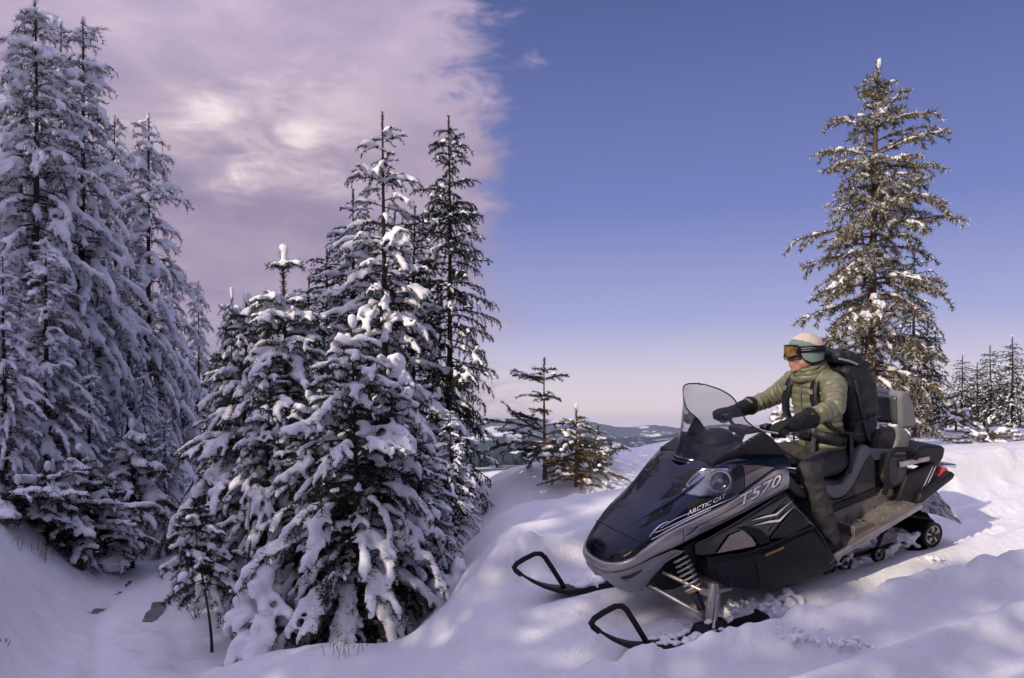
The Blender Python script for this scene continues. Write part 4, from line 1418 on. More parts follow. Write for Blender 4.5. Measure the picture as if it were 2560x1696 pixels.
for j in range(nv):
    for i in range(mw - 1):
        F.append((j * mw + i, j * mw + i + 1, (j + 1) * mw + i + 1, (j + 1) * mw + i))
def ws_part(name, keep_upper, mat):
    me = bpy.data.meshes.new(name)
    me.from_pydata(V, [], F)
    bm = bmesh.new()
    bm.from_mesh(me)
    nrm = Vector((.66, 0, .89))
    co = Vector((-.30, 0, .955))
    if keep_upper:
        bmesh.ops.bisect_plane(bm, geom=bm.verts[:] + bm.edges[:] + bm.faces[:], plane_co=co, plane_no=nrm, clear_inner=True)
    else:
        bmesh.ops.bisect_plane(bm, geom=bm.verts[:] + bm.edges[:] + bm.faces[:], plane_co=co, plane_no=nrm, clear_outer=True)
    bm.to_mesh(me)
    bm.free()
    o = link(name, me, sled, mat)
    me.polygons.foreach_set('use_smooth', [True] * len(me.polygons))
    return o
wsu = ws_part('windshield', True, M['windshield'])
wsl = ws_part('windshield_wing', False, M['matte_black'])
for sgn in (1, -1):
    bm = bmesh.new()
    bm.from_mesh(wsl.data)
    bmesh.ops.delete(bm, geom=[v for v in bm.verts if v.co.y * sgn < 0], context='VERTS')
    me = bpy.data.meshes.new('windshield_wing')
    bm.to_mesh(me)
    bm.free()
    o = link('windshield_wing', me, sled, M['matte_black'])
    md = o.modifiers.new('s', 'SOLIDIFY')
    md.thickness = .006
bpy.data.objects.remove(wsl)
rim = [V[j * mw] for j in range(nv + 1)] + [V[nv * mw + i] for i in range(1, mw)] + [V[j * mw + mw - 1] for j in range(nv - 1, -1, -1)]
MB().tube(rim, .0045, 6).build('rim_trim', M['rubber'], wsu)
MB().tube([(x - .004, y, z + .002) for x, y, z in V[:mw]], .011, 8).build('base_trim', M['gloss_black'], sled)
MB().tube([(x + .016, y * 1.01, z - .012) for x, y, z in V[:mw]][6:-6], .008, 8).build('base_trim', M['navy'], sled)
# instrument pod, steering post, handlebar
MB().lathe([(.12, 0), (.125, .05), (.10, .10), (.05, .13), (.005, .138)], (-.43, 0, .95), 'z', 20).build('instrument_pod', M['matte_black'], sled)
MB().prism([(-.18, .95), (-.30, 1.0), (-.50, 1.01), (-.64, .93), (-.64, .85), (-.2, .85)], -.28, .28).build('dashboard', M['matte_black'], sled, bevel=.02)
hbp = [(-.60, .43, 1.105), (-.615, .25, 1.095), (-.60, .12, 1.06), (-.62, 0, 1.04), (-.66, -.12, 1.055), (-.715, -.25, 1.075), (-.745, -.43, 1.078)]
bar = MB().tube(hbp, .012, 10).build('handlebar', M['matte_black'], sled)
MB().tube([hbp[0], (-.608, .30, 1.10)], .019, 12).build('grip', M['rubber'], bar)
MB().tube([hbp[-1], (-.725, -.30, 1.076)], .019, 12).build('grip', M['rubber'], bar)
MB().tube([(-.62, 0, 1.04), (-.50, 0, .85)], .03, 10).build('steering_post', M['matte_black'], bar)
MB().box((-.60, .255, 1.105), (.07, .055, .05), Matrix.Rotation(.2, 3, 'Z')).build('switch_block', M['gloss_black'], bar, bevel=.012)
MB().box((-.705, -.255, 1.085), (.07, .055, .05), Matrix.Rotation(.2, 3, 'Z')).build('switch_block', M['gloss_black'], bar, bevel=.012)
MB().tube([(-.555, .23, 1.10), (-.53, .33, 1.105), (-.545, .42, 1.105)], .006, 6).build('brake_lever', M['alu'], bar)
MB().box((-.62, 0, 1.055), (.09, .16, .045)).build('bar_pad', M['matte_black'], bar, bevel=.015)
# console, tunnel and running boards
MB().prism([(-.45, .92), (-.62, .90), (-.82, .72), (-1.02, .70), (-1.12, .66), (-1.12, .45), (-.45, .45)], -.165, .165).build('console', M['gloss_black'], sled, bevel=.04, seg=3)
for s in (1, -1):
    MB().prism([(-.635, .885), (-.82, .715), (-.93, .66), (-.93, .60), (-.80, .66), (-.645, .79)], s * .21, s * .31, lambda x, y, z: (x, y + (.04 if y > 0 else -.04) * (z - .7) / .2, z)).build('console_side', M['seat_grey'], sled, bevel=.012)
    MB().prism([(-.62, .74), (-.84, .66), (-1.08, .62), (-1.10, .32), (-.85, .26), (-.62, .5)], s * .05, s * .24).build('engine_cover', M['matte_black'], sled, bevel=.015)
tun = MB().prism([(-.55, .30), (-1.05, .30), (-2.04, .455), (-2.06, .60), (-1.20, .47), (-.55, .44)], -.20, .20).build('tunnel', M['dirty_alu'], sled, bevel=.012)
for x, z in ((-1.30, .40), (-1.42, .42), (-1.55, .435), (-1.66, .46), (-1.36, .345), (-1.50, .365), (-1.62, .40)):
    MB().lathe([(.006, 0), (.005, .003)], (x, .2015, z), 'y', 8).build('rivet', M['rubber'], tun)
zr = lambda x: .262 + (-x - .96) * .284
for s in (1, -1):
    rb = MB().prism([(-.80, zr(-.80) - .004), (-1.72, zr(-1.72) - .004), (-1.72, zr(-1.72) - .016), (-.80, zr(-.80) - .016)], s * .19, s * .415).build('running_board', M['dirty_alu'], sled)
    MB().prism([(-.94, zr(-.94) + .012), (-1.72, zr(-1.72) + .012), (-1.72, zr(-1.72) - .022), (-.94, zr(-.94) - .026)], s * .408, s * .436).build('edge_rail', M['alu'], rb, bevel=.006)
    MB().prism([(-1.215, .395), (-1.37, .400), (-1.43, .345), (-1.30, .315), (-1.215, .315)], s * .20, s * .36).build('foot_block', M['dirty_alu'], rb, bevel=.004)
    for i in range(6):
        MB().lathe([(.012, 0), (.012, .008), (.006, .010)], (-1.255 - .045 * (i % 3), s * (.25 + .055 * (i // 3)), .398 + .001), 'z', 10).build('traction_stud', M['chrome'], rb)
    for i in range(9):
        MB().lathe([(.011, 0), (.009, .006)], (-1.48 - .024 * i, s * (.26 if i % 2 else .34), zr(-1.48 - .024 * i) - .003), 'z', 8).build('traction_stud', M['dirty_alu'], rb)
# seat
seat = MB().prism([(-.98, .74), (-1.06, .715), (-1.16, .69), (-1.26, .665), (-1.33, .69), (-1.40, .80), (-1.45, .865), (-1.50, .87), (-1.56, .80), (-1.58, .58), (-1.20, .48), (-1.02, .52)], -.175, .175).build('seat', M['seat_black'], sled, bevel=.035, seg=3)
SW = [(-1.10, .668), (-1.16, .652), (-1.21, .640), (-1.27, .640), (-1.32, .68), (-1.36, .74), (-1.39, .81), (-1.41, .85), (-1.46, .872), (-1.50, .855), (-1.515, .80), (-1.475, .775), (-1.42, .69), (-1.37, .62), (-1.31, .565), (-1.25, .545), (-1.19, .555), (-1.11, .60)]
for s in (1, -1):
    MB().prism(SW, s * .15, s * .200).build('seat_trim', M['seat_light'], seat, bevel=.014, seg=3)
    MB().prism([(-1.475, .79), (-1.52, .80), (-1.56, .74), (-1.57, .565), (-1.18, .50), (-1.12, .56), (-1.19, .545), (-1.25, .535), (-1.31, .555), (-1.37, .61), (-1.42, .68)], s * .15, s * .190).build('seat_side', M['seat_grey'], seat, bevel=.010)
    MB().prism([(-1.575, .572), (-1.565, .518), (-1.17, .452), (-1.06, .47), (-1.08, .53), (-1.18, .510)], s * .15, s * .206).build('seat_skirt', M['seat_black'], seat, bevel=.010)
pas = MB().prism([(-1.55, .78), (-1.57, .86), (-1.60, .945), (-1.66, .962), (-1.80, .94), (-1.83, .86), (-1.82, .79), (-1.70, .765)], -.165, .165).build('passenger_seat', M['seat_black'], sled, bevel=.035, seg=3)
for s in (1, -1):
    MB().prism([(-1.755, .952), (-1.83, .935), (-1.875, .87), (-1.88, .79), (-1.80, .765), (-1.73, .79), (-1.765, .87)], s * .10, s * .185).build('seat_bolster', M['seat_light'], pas, bevel=.02, seg=3)
    MB().prism([(-1.50, .84), (-1.62, .82), (-1.82, .785), (-1.86, .75), (-1.72, .735), (-1.54, .755)], s * .12, s * .195).build('seat_bolster', M['seat_light'], pas, bevel=.014)
MB().prism([(-1.80, .79), (-1.83, .94), (-1.88, .90), (-1.90, .80)], -.17, .17).build('seat_shell', M['seat_light'], pas, bevel=.02)
bk = MB().prism([(-1.835, .915), (-1.815, 1.13), (-1.84, 1.178), (-1.90, 1.165), (-1.95, 1.09), (-1.985, .96), (-1.975, .905)], -.145, .145).build('backrest', M['seat_light'], sled, bevel=.035, seg=3)
MB().prism([(-1.825, .935), (-1.797, 1.04), (-1.802, 1.135), (-1.84, 1.15), (-1.86, .93)], -.128, .118).build('backrest_pad', M['pad_vinyl'], bk, bevel=.03, seg=3)
MB().tube([(-1.90, 0, .93), (-1.87, 0, .82)], .04, 10).build('backrest_post', M['matte_black'], bk)
# frost and snow lying on the passenger cushion
rg = np.random.default_rng(5)
nfr = 26
C_ = np.stack([rg.uniform(-1.79, -1.60, nfr), rg.uniform(-.06, .15, nfr), np.full(nfr, .953)], 1)
C_[:, 2] -= (C_[:, 0] + 1.66) ** 2 * .3 + (C_[:, 0] > -1.62) * .02
Vb, Fb = blobs_np(C_, np.tile([1., .2, 0], (nfr, 1)), rg.uniform(.012, .035, nfr), rg.uniform(.012, .03, nfr), rg.uniform(.006, .012, nfr), rg)
o = link('snow_dusting', remeshed('seat_snow', Vb, Fb, .006, 1), pas, M['frost'])
# saddle panels, grab loops, racks
for s in (1, -1):
    MB().prism([(-1.60, .80), (-1.80, .765), (-1.79, .64), (-1.76, .575), (-1.66, .555), (-1.60, .63)], s * .17, s * .25).build('saddle_panel', M['seat_grey'], sled, bevel=.02)
    MB().tube([(-1.60, s * .235, .53), (-1.585, s * .262, .58), (-1.575, s * .275, .65), (-1.56, s * .275, .71), (-1.575, s * .275, .78), (-1.605, s * .275, .815), (-1.65, s * .275, .828), (-1.76, s * .275, .812), (-1.82, s * .272, .785), (-1.845, s * .26, .735)], .0185, 10).build('grab_handle', M['rubber'], sled)
    MB().prism([(-1.70, .735), (-1.97, .735), (-1.97, .702), (-1.70, .695)], s * .24, s * .265).build('rack_rail', M['alu'], sled, bevel=.004)
    fd = MB().prism([(-1.76, .635), (-1.90, .655), (-2.02, .685), (-2.03, .60), (-1.99, .535), (-1.895, .49), (-1.885, .41), (-1.68, .425), (-1.72, .55)], s * .205, s * .272).build('rear_fender', M['matte_black'], sled, bevel=.008)
    if s == 1:
        for a in (0, .03):
            MB().prism([(-1.985 - a, .66), (-1.993 - a, .66), (-1.895 - a, .50), (-1.885 - a, .505)], .2725, .2745).build('chrome_strip', M['chrome'], fd)
    MB().prism([(-2.01, .545), (-2.135, .635), (-2.165, .60), (-2.06, .545), (-2.02, .528)], s * .16, s * .262).build('tail_light', M['red_lens'], sled, bevel=.006)
    MB().prism([(-1.83, .425), (-1.86, .50), (-2.14, .612), (-2.175, .585), (-2.15, .555), (-1.85, .425)], s * .24, s * .305).build('bumper_beam', M['matte_black'], sled, bevel=.012)
MB().prism([(-1.86, .80), (-1.95, .81), (-2.10, .785), (-2.13, .765), (-2.115, .70), (-2.04, .62), (-1.97, .68), (-1.88, .70)], -.255, .255).build('cargo_box', M['matte_black'], sled, bevel=.015)
MB().tube([(-2.06, .20, .635), (-2.20, .205, .625), (-2.30, .19, .605), (-2.34, .14, .592), (-2.345, 0, .588), (-2.34, -.14, .592), (-2.30, -.19, .605), (-2.06, -.20, .635)], .014, 10).build('rear_bumper', M['chrome'], sled)
V2, F2 = [], []
for i in range(9):
    f = i / 8
    for k in range(9):
        y = -.22 + .44 * k / 8
        V2.append((-2.06 - .30 * f ** 1.2 - .05 * math.sin(3.1 * k / 8), y, .50 - .20 * f - .12 * f * f))
for i in range(8):
    for k in range(8):
        F2.append((i * 9 + k, i * 9 + k + 1, (i + 1) * 9 + k + 1, (i + 1) * 9 + k))
fm, t, b = newmat('clear_flap_with_frost')
b.inputs['Roughness'].default_value = .3
tcn = N(t, 'ShaderNodeTexCoord')
fr = ramp(t, [(.44, (.06, .06, .07)), (.52, (.8, .8, .82))])
t.links.new(tnoise(t, tcn.outputs['Object'], 16, 5, .65), fr.inputs[0])
t.links.new(fr.outputs[0], b.inputs['Base Color'])
MB().add(V2, F2).build('snow_flap', fm, sled, solid=.006)
# track: belt with lugs, idler wheels, slide rail
belt = [(-.62, .34), (-.70, .20), (-.86, .07), (-1.0, .03), (-1.4, .025), (-1.8, .025), (-2.05, .045), (-2.13, .075), (-2.185, .14), (-2.165, .21), (-2.10, .255), (-2.0, .275), (-1.85, .315), (-1.5, .37), (-1.0, .42), (-.72, .42)]
def dens(pts, stepd):
    out = []
    m_ = len(pts)
    for i in range(m_):
        a, b_ = Vector(pts[i]), Vector(pts[(i + 1) % m_])
        k = max(1, int((b_ - a).length / stepd))
        out += [a.lerp(b_, j / k) for j in range(k)]
    return out
bp_ = dens(belt, .05)
for _ in range(2):
    bp_ = [(bp_[i - 1] + bp_[i] * 2 + bp_[(i + 1) % len(bp_)]) / 4 for i in range(len(bp_))]
tb = MB()
V3, F3 = [], []
cen = Vector((-1.4, .2))
nb_ = len(bp_)
nrm_ = []
for i in range(nb_):
    tg = (bp_[(i + 1) % nb_] - bp_[i - 1]).normalized()
    nn_ = Vector((tg.y, -tg.x))
    nrm_.append(nn_ if True else -nn_)
area = sum(bp_[i].x * bp_[(i + 1) % nb_].y - bp_[(i + 1) % nb_].x * bp_[i].y for i in range(nb_))
sgn_ = 1 if area > 0 else -1
for i in range(nb_):
    no = nrm_[i] * sgn_
    for y, d in ((.19, 0), (.19, .012), (-.19, .012), (-.19, 0)):
        V3.append((bp_[i].x + no.x * d, y, bp_[i].y + no.y * d))
for i in range(nb_):
    j = (i + 1) % nb_
    for k in range(4):
        l = (k + 1) % 4
        F3.append((i * 4 + k, i * 4 + l, j * 4 + l, j * 4 + k))
track = MB().add(V3, F3).build('track', M['rubber'], sled, angle=40)
lug = MB().box((0, 0, .016), (.014, .36, .034), None, .7)
lme = None
for i in range(0, nb_):
    if bp_[i].y > .36 and bp_[i].x > -1.9:
        continue
    no = nrm_[i] * sgn_
    if lme is None:
        lo_ = lug.build('lug', M['rubber'], track, smooth=False)
        lme = lo_.data
    else:
        lo_ = link('lug', lme, track)
    lo_.location = (bp_[i].x + no.x * .011, 0, bp_[i].y + no.y * .011)
    lo_.rotation_euler = (0, math.atan2(no.x, no.y), 0)
def wheel(x, z, y, r, name):
    wo_ = MB().lathe([(r * .78, -.014), (r, -.014), (r, .014), (r * .78, .014), (r * .78, -.014)], (x, y, z), 'y', 28).build(name, M['rubber'], sled)
    MB().lathe([(r * .80, -.008), (r * .80, .010), (r * .68, .012), (r * .68, -.008), (r * .80, -.008)], (x, y, z), 'y', 28).build('rim', M['alu'], wo_)
    for k in range(5):
        a = k * 2 * math.pi / 5 + .3
        MB().tube([(x + .2 * r * math.cos(a), y + .006, z + .2 * r * math.sin(a)), (x + .72 * r * math.cos(a), y + .006, z + .72 * r * math.sin(a))], [r * .13, r * .10], 6, flat=1).build('spoke', M['alu'], wo_)
    MB().lathe([(r * .28, -.012), (r * .28, .014), (r * .2, .018)], (x, y, z), 'y', 14).build('hub', M['matte_black'], wo_)
    return wo_
wheel(-2.085, .148, .205, .088, 'idler_wheel')
wheel(-2.085, .148, -.205, .088, 'idler_wheel')
for x in (-1.18, -1.32, -1.62):
    wheel(x, .085, .175, .052, 'bogie_wheel')
for s in (1, -1):
    MB().prism([(-.92, .12), (-1.05, .075), (-2.05, .095), (-2.05, .12), (-1.05, .105), (-.94, .16)], s * .115, s * .135).build('slide_rail', M['matte_black'], sled)
    MB().tube([(-1.12, s * .17, .10), (-1.25, s * .17, .30)], .014, 8).build('suspension_arm', M['matte_black'], sled)
    MB().tube([(-1.60, s * .17, .10), (-1.72, s * .17, .36)], .014, 8).build('suspension_arm', M['matte_black'], sled)
# snow packed into the rear suspension
nfr = 260
C_ = np.stack([rg.uniform(-2.0, -1.25, nfr), rg.uniform(.02, .19, nfr), rg.uniform(.03, .13, nfr)], 1)
C_[:, 2] += .05 * np.sin(C_[:, 0] * 9)
Vb, Fb = blobs_np(C_, rg.normal(0, 1, (nfr, 3)) * [1, 1, .3], rg.uniform(.012, .035, nfr), rg.uniform(.012, .03, nfr), rg.uniform(.010, .024, nfr), rg)
link('packed_snow', remeshed('packed_snow', Vb, Fb, .009, 0), track, M['tree_snow'])
# skis, spindles, front suspension
for s in (1, -1):
    y = .5 * s
    top_ = [(-.36, .075), (-.34, .045), (0, .045), (.30, .045), (.44, .058), (.52, .085), (.60, .125), (.68, .178), (.745, .235), (.775, .272)]
    bot2 = [(.768, .245), (.735, .205), (.67, .148), (.59, .095), (.50, .050), (.42, .022), (.30, .010), (0, .008), (-.34, .010), (-.37, .055)]
    sk = MB()
    n1 = len(top_)
    pts_ = top_ + bot2
    V4, F4_ = [], []
    for yy in (-.065, -.055, .055, .065):
        for k, (x, z) in enumerate(pts_):
            wv = 1.0 if x < .45 else max(.32, 1 - (x - .45) * 2.0)
            dz2 = -.006 if abs(yy) > .06 and k < n1 else 0
            V4.append((x, y + yy * wv, z + dz2))
    m4 = len(pts_)
    for r in range(3):
        for k in range(m4):
            l = (k + 1) % m4
            F4_.append((r * m4 + k, r * m4 + l, (r + 1) * m4 + l, (r + 1) * m4 + k))
    F4_.append(tuple(range(m4)))
    F4_.append(tuple(3 * m4 + k for k in range(m4))[::-1])
    ski = sk.add(V4, F4_).build('ski', M['matte_black'], sled, bevel=.005)
    MB().tube([(.425, y, .05), (.45, y, .10), (.505, y, .20), (.555, y, .288), (.585, y, .318), (.625, y, .325), (.70, y, .306), (.755, y, .285), (.776, y, .262), (.765, y, .24), (.73, y, .205)], .0165, 10).build('ski_loop', M['rubber'], ski)
    MB().prism([(-.10, .045), (-.08, .10), (.10, .10), (.14, .045)], y - .03, y + .03).build('ski_saddle', M['matte_black'], ski, bevel=.008)
    MB().tube([(-.25, y, .004), (.35, y, .004)], .008, 6).build('runner_bar', M['alu'], ski)
    sp_ = MB().tube([(-.035, y * .97, .315), (-.03, y * .975, .28), (-.02, y * .985, .20), (.0, y * .995, .12), (.012, y, .062)], [.024, .033, .040, .038, .028], 10, flat=1.0).build('spindle', M['alu'], sled)
    MB().tube([(-.02, y + s * .03, .27), (.015, y + s * .035, .075)], .011, 8).build('spindle_rib', M['chrome'], sp_)
    MB().box((-.075, y * 1.0, .268), (.12, .035, .022)).build('steering_arm', M['alu'], sp_, bevel=.006)
    MB().lathe([(.018, 0), (.018, .045), (.012, .055)], (-.12, y, .268), 'z', 10).build('rod_end', M['matte_black'], sp_)
    for a, b_, nm in (((.135, .19, .33), (.015, .455, .262), 'upper_arm'), ((-.11, .19, .30), (-.045, .455, .275), 'upper_arm'), ((.205, .18, .25), (.035, .46, .128), 'lower_arm'), ((-.10, .18, .22), (.02, .46, .128), 'lower_arm')):
        ar = MB().tube([(a[0], s * a[1], a[2]), (b_[0], s * b_[1], b_[2])], .0125, 10).build(nm, M['alu'], sled)
        MB().lathe([(.021, -.018), (.021, .018)], (b_[0], s * b_[1], b_[2]), 'y', 12).build('ball_joint', M['alu'], ar)
    t0, t1 = Vector((.055, s * .285, .43)), Vector((.005, s * .425, .135))
    MB().tube([t0.lerp(t1, .0), t0.lerp(t1, .62)], .017, 10).build('shock_rod', M['rubber'], sled)
    shk = MB().tube([t0.lerp(t1, .58), t0.lerp(t1, 1.06)], .026, 12).build('shock_body', M['gloss_black'], sled)
    MB().tube([t0.lerp(t1, .60), t0.lerp(t1, .645)], .044, 16).build('preload_ring', M['gold'], shk)
    ax_ = (t1 - t0).normalized()
    u_ = ax_.orthogonal().normalized()
    v_ = ax_.cross(u_)
    co_ = []
    for k in range(7 * 14 + 1):
        f = k / (7 * 14)
        a = f * 7 * 2 * math.pi
        rr = .047
        co_.append(t0.lerp(t1, .0 + .62 * f) + (u_ * math.cos(a) + v_ * math.sin(a)) * rr)
    MB().tube(co_, .0062, 7).build('coil_spring', M['spring'], shk)
    MB().prism([(.20, .46), (-.05, .50), (-.12, .40), (-.14, .24), (.05, .20), (.20, .22)], s * .10, s * .215).build('bulkhead', M['matte_black'], sled, bevel=.01)
    MB().prism([(.06, .50), (-.04, .53), (-.06, .44), (-.02, .37), (.04, .43)], s * .20, s * .33).build('shock_tower', M['matte_black'], sled, bevel=.012)
    nfr = 70
    C_ = np.stack([rg.uniform(-.05, .36, nfr), y + rg.uniform(-.06, .06, nfr), rg.uniform(.038, .060, nfr)], 1)
    C_[:3] = [(.04, y + .01 * s, .095), (.06, y, .080), (.03, y + .02 * s, .115)]
    Vb, Fb = blobs_np(C_, np.tile([1., 0, .1], (nfr, 1)), rg.uniform(.012, .036, nfr), rg.uniform(.010, .026, nfr), rg.uniform(.008, .018, nfr), rg)
    link('snow_on_ski', remeshed('snow_on_ski', Vb, Fb, .008, 0), ski, M['tree_snow'])
MB().prism([(.20, .44), (-.55, .46), (-.60, .22), (-.25, .22), (.10, .24)], -.20, .20).build('chassis', M['matte_black'], sled, bevel=.02)
# ------------------------------------------------------------------ rider (in the snowmobile's axes)
M['skin'] = pmat('weathered_skin', (.42, .215, .150), .48, 0, .4, 0, var=.14, vscale=22, bump=.06, bscale=300)
M['skin'].node_tree.nodes['Principled BSDF'].inputs['Subsurface Weight'].default_value = .12
M['skin'].node_tree.nodes['Principled BSDF'].inputs['Subsurface Scale'].default_value = .01
M['jacket'] = pmat('sage_quilted_nylon', (.165, .165, .098), .38, 0, .45, 0, var=.14, vscale=16, bump=.35, bscale=70)
M['trousers'] = pmat('charcoal_trousers', (.042, .039, .041), .75, 0, .3, 0, var=.22, vscale=14, bump=.4, bscale=38)
M['glove'] = pmat('black_glove_fabric', (.008, .008, .010), .7, 0, .3, 0, var=.3, vscale=30, bump=.3, bscale=160)
M['boot'] = pmat('black_boot', (.014, .013, .013), .6, 0, .4, 0, var=.3, vscale=20)
M['knit_cream'] = pmat('cream_knit', (.62, .52, .43), .85, 0, .2, 0, var=.07, vscale=60, bump=.5, bscale=240)
M['knit_teal'] = pmat('pale_teal_knit', (.185, .250, .240), .85, 0, .2, 0, var=.07, vscale=60, bump=.5, bscale=240)
M['knit_grey'] = pmat('grey_green_knit', (.16, .20, .18), .85, 0, .2, 0, var=.07, vscale=60, bump=.5, bscale=240)
M['goggle_lens'] = pmat('amber_mirror_lens', (.55, .27, .025), .10, .55, .6, 1.0, col2=(.16, .06, .01), vscale=24)
M['pack'] = pmat('black_pack_nylon', (.013, .013, .016), .55, 0, .4, 0, var=.35, vscale=12, bump=.5, bscale=34)
M['webbing'] = pmat('grey_webbing', (.040, .040, .048), .7, 0, .3, 0, var=.2, vscale=40)
M['buckle'] = pmat('pale_buckle', (.30, .30, .31), .4)

rider = bpy.data.objects.new('person', None)
COL.objects.link(rider)
RO = Vector((-1.25, 0, .70))
rider.matrix_world = SLED @ Matrix.Translation(RO)
tag(rider, 'rider in a sage quilted jacket, striped beanie and amber goggles, hands on the handlebar', 'person')
def onto(o, root, off):
    o.parent = root
    o.matrix_parent_inverse = Matrix.Translation(-off)
    return o
UP = Vector((-.1266, -.1487, .9807)).normalized()
HEAD = Vector((-1.130, .0, 1.484))
HS = 1.08
fa = R(-24)
fwd = Vector((math.cos(fa), math.sin(fa), -.02))
fwd = (fwd - UP * fwd.dot(UP)).normalized()
lft = UP.cross(fwd).normalized()
HM = Matrix((fwd, lft, UP)).transposed()
def hd(x, y, z):
    return HEAD + HM @ Vector((x, y, z)) * HS
def vnormals(me):
    a = np.empty(len(me.vertices) * 3, dtype=np.float32)
    me.vertex_normals.foreach_get('vector', a)
    return [Vector(x) for x in a.reshape(-1, 3)]
class Blobs:
    def __init__(self):
        self.C, self.D, self.S = [], [], []
    def ball(self, c, r, d=(1, 0, 0), ry=None, rz=None):
        self.C.append(tuple(c))
        self.D.append(tuple(d))
        self.S.append((r, ry or r, rz or r))
        return self
    def limb(self, pts, rad):
        for i in range(len(pts) - 1):
            a, b = Vector(pts[i]), Vector(pts[i + 1])
            n_ = max(2, int((b - a).length / (min(rad[i], rad[i + 1]) * .55)))
            for k in range(n_ + 1):
                f = k / n_
                r = rad[i] + (rad[i + 1] - rad[i]) * f
                self.ball(a.lerp(b, f), r, (b - a))
        return self
    def mesh(self, name, voxel, it=2, jit=0.0):
        rng = np.random.default_rng(3)
        n_ = len(self.C)
        C, D, S = np.array(self.C), np.array(self.D, float), np.array(self.S)
        D = D / (np.linalg.norm(D, axis=1, keepdims=True) + 1e-9)
        up = np.tile(np.array([.01, .013, 1.]), (n_, 1))
        up[np.abs(D[:, 2]) > .95] = (1, .02, 0)
        A_ = np.cross(up, D)
        A_ /= np.linalg.norm(A_, axis=1, keepdims=True)
        U_ = np.cross(D, A_)
        L_ = ICO_V[None]
        V_ = C[:, None] + L_[..., 0:1] * (D * S[:, 0:1])[:, None] + L_[..., 1:2] * (A_ * S[:, 1:2])[:, None] + L_[..., 2:3] * (U_ * S[:, 2:3])[:, None]
        F_ = (np.arange(n_)[:, None, None] * len(ICO_V) + ICO_F[None]).reshape(-1, 3)
        return remeshed(name, V_.reshape(-1, 3), F_, voxel, it)
J = dict(pel=(-1.27, 0, .80), chest=(-1.235, 0, 1.14), neck=(-1.185, -.005, 1.33),
         shL=(-1.195, .185, 1.295), elL=(-1.035, .365, 1.190), wrL=(-.715, .368, 1.128), shR=(-1.215, -.185, 1.275), elR=(-1.205, -.415, 1.135), wrR=(-.900, -.40, 1.085),
         hiL=(-1.275, .095, .785), knL=(-.875, .315, .800), anL=(-1.035, .355, .355), hiR=(-1.275, -.095, .785), knR=(-.885, -.30, .795), anR=(-1.03, -.345, .36))
# one continuous body: head with face, neck, trunk, arms, legs
B_ = Blobs()
B_.ball(hd(-.004, 0, .030), .096, fwd, .078, .086).ball(hd(.026, 0, -.035), .070, fwd, .060, .080).ball(hd(.034, 0, -.082), .046, fwd, .047, .032)
B_.ball(hd(.070, 0, -.098), .019, fwd, .024, .017)
B_.limb([hd(.090, 0, .015), hd(.112, 0, -.024)], [.009, .013]).ball(hd(.112, 0, -.030), .014, fwd, .014, .011)
for s in (1, -1):
    B_.ball(hd(.105, s * .012, -.033), .009)
    B_.ball(hd(.060, s * .034, -.026), .030, fwd, .026, .028)
    B_.ball(hd(.02, s * .052, -.066), .034, fwd, .016, .030)
    B_.ball(hd(-.012, s * .078, -.012), .020, fwd, .010, .030)
B_.ball(hd(.089, 0, -.060), .010, fwd, .022, .0065).ball(hd(.086, 0, -.073), .011, fwd, .020, .0075).ball(hd(.078, 0, -.066), .016, fwd, .028, .018)
B_.limb([hd(-.01, 0, -.07), J['neck']], [.056, .060])
B_.limb([J['neck'], J['chest'], J['pel']], [.070, .098, .092])
B_.limb([J['shL'], J['shR']], [.055, .055])
for s in 'LR':
    B_.limb([J['neck'], J['sh' + s], J['el' + s], J['wr' + s]], [.055, .052, .042, .030])
    B_.limb([J['pel'], J['hi' + s], J['kn' + s], J['an' + s]], [.085, .072, .048, .038])
onto(link('body', B_.mesh('body', .0095, 2), None, M['skin']), rider, RO)
# quilted jacket: trunk with baffles, sleeves, stand-up collar
def interp_path(pts, rad, n_):
    P_ = np.array([tuple(p) for p in pts], float)
    d_ = np.concatenate([[0], np.cumsum(np.linalg.norm(np.diff(P_, axis=0), axis=1))])
    q_ = np.linspace(0, d_[-1], n_)
    out = np.stack([np.interp(q_, d_, P_[:, k]) for k in range(3)], 1)
    for _ in range(max(2, n_ // 14)):
        out[1:-1] = (out[:-2] + 2 * out[1:-1] + out[2:]) / 4
    r_ = np.interp(q_, d_, rad)
    return out, r_, q_
jk = MB()
sec = [((-1.285, 0, .855), .122, .158), ((-1.278, 0, .90), .118, .154), ((-1.268, 0, .96), .115, .152), ((-1.250, 0, 1.05), .117, .158), ((-1.233, 0, 1.13), .120, .168), ((-1.218, 0, 1.21), .117, .176), ((-1.205, 0, 1.27), .108, .172), ((-1.193, 0, 1.315), .094, .142), ((-1.183, -.004, 1.345), .082, .106), ((-1.172, -.008, 1.37), .076, .086), ((-1.163, -.010, 1.385), .076, .080), ((-1.158, -.012, 1.400), .078, .082), ((-1.156, -.013, 1.410), .074, .077), ((-1.158, -.013, 1.402), .068, .070)]
nr_ = 110
tt_ = np.linspace(0, len(sec) - 1, nr_)
V5, F5 = [], []
nk = 40
acc = 0
lastc = None
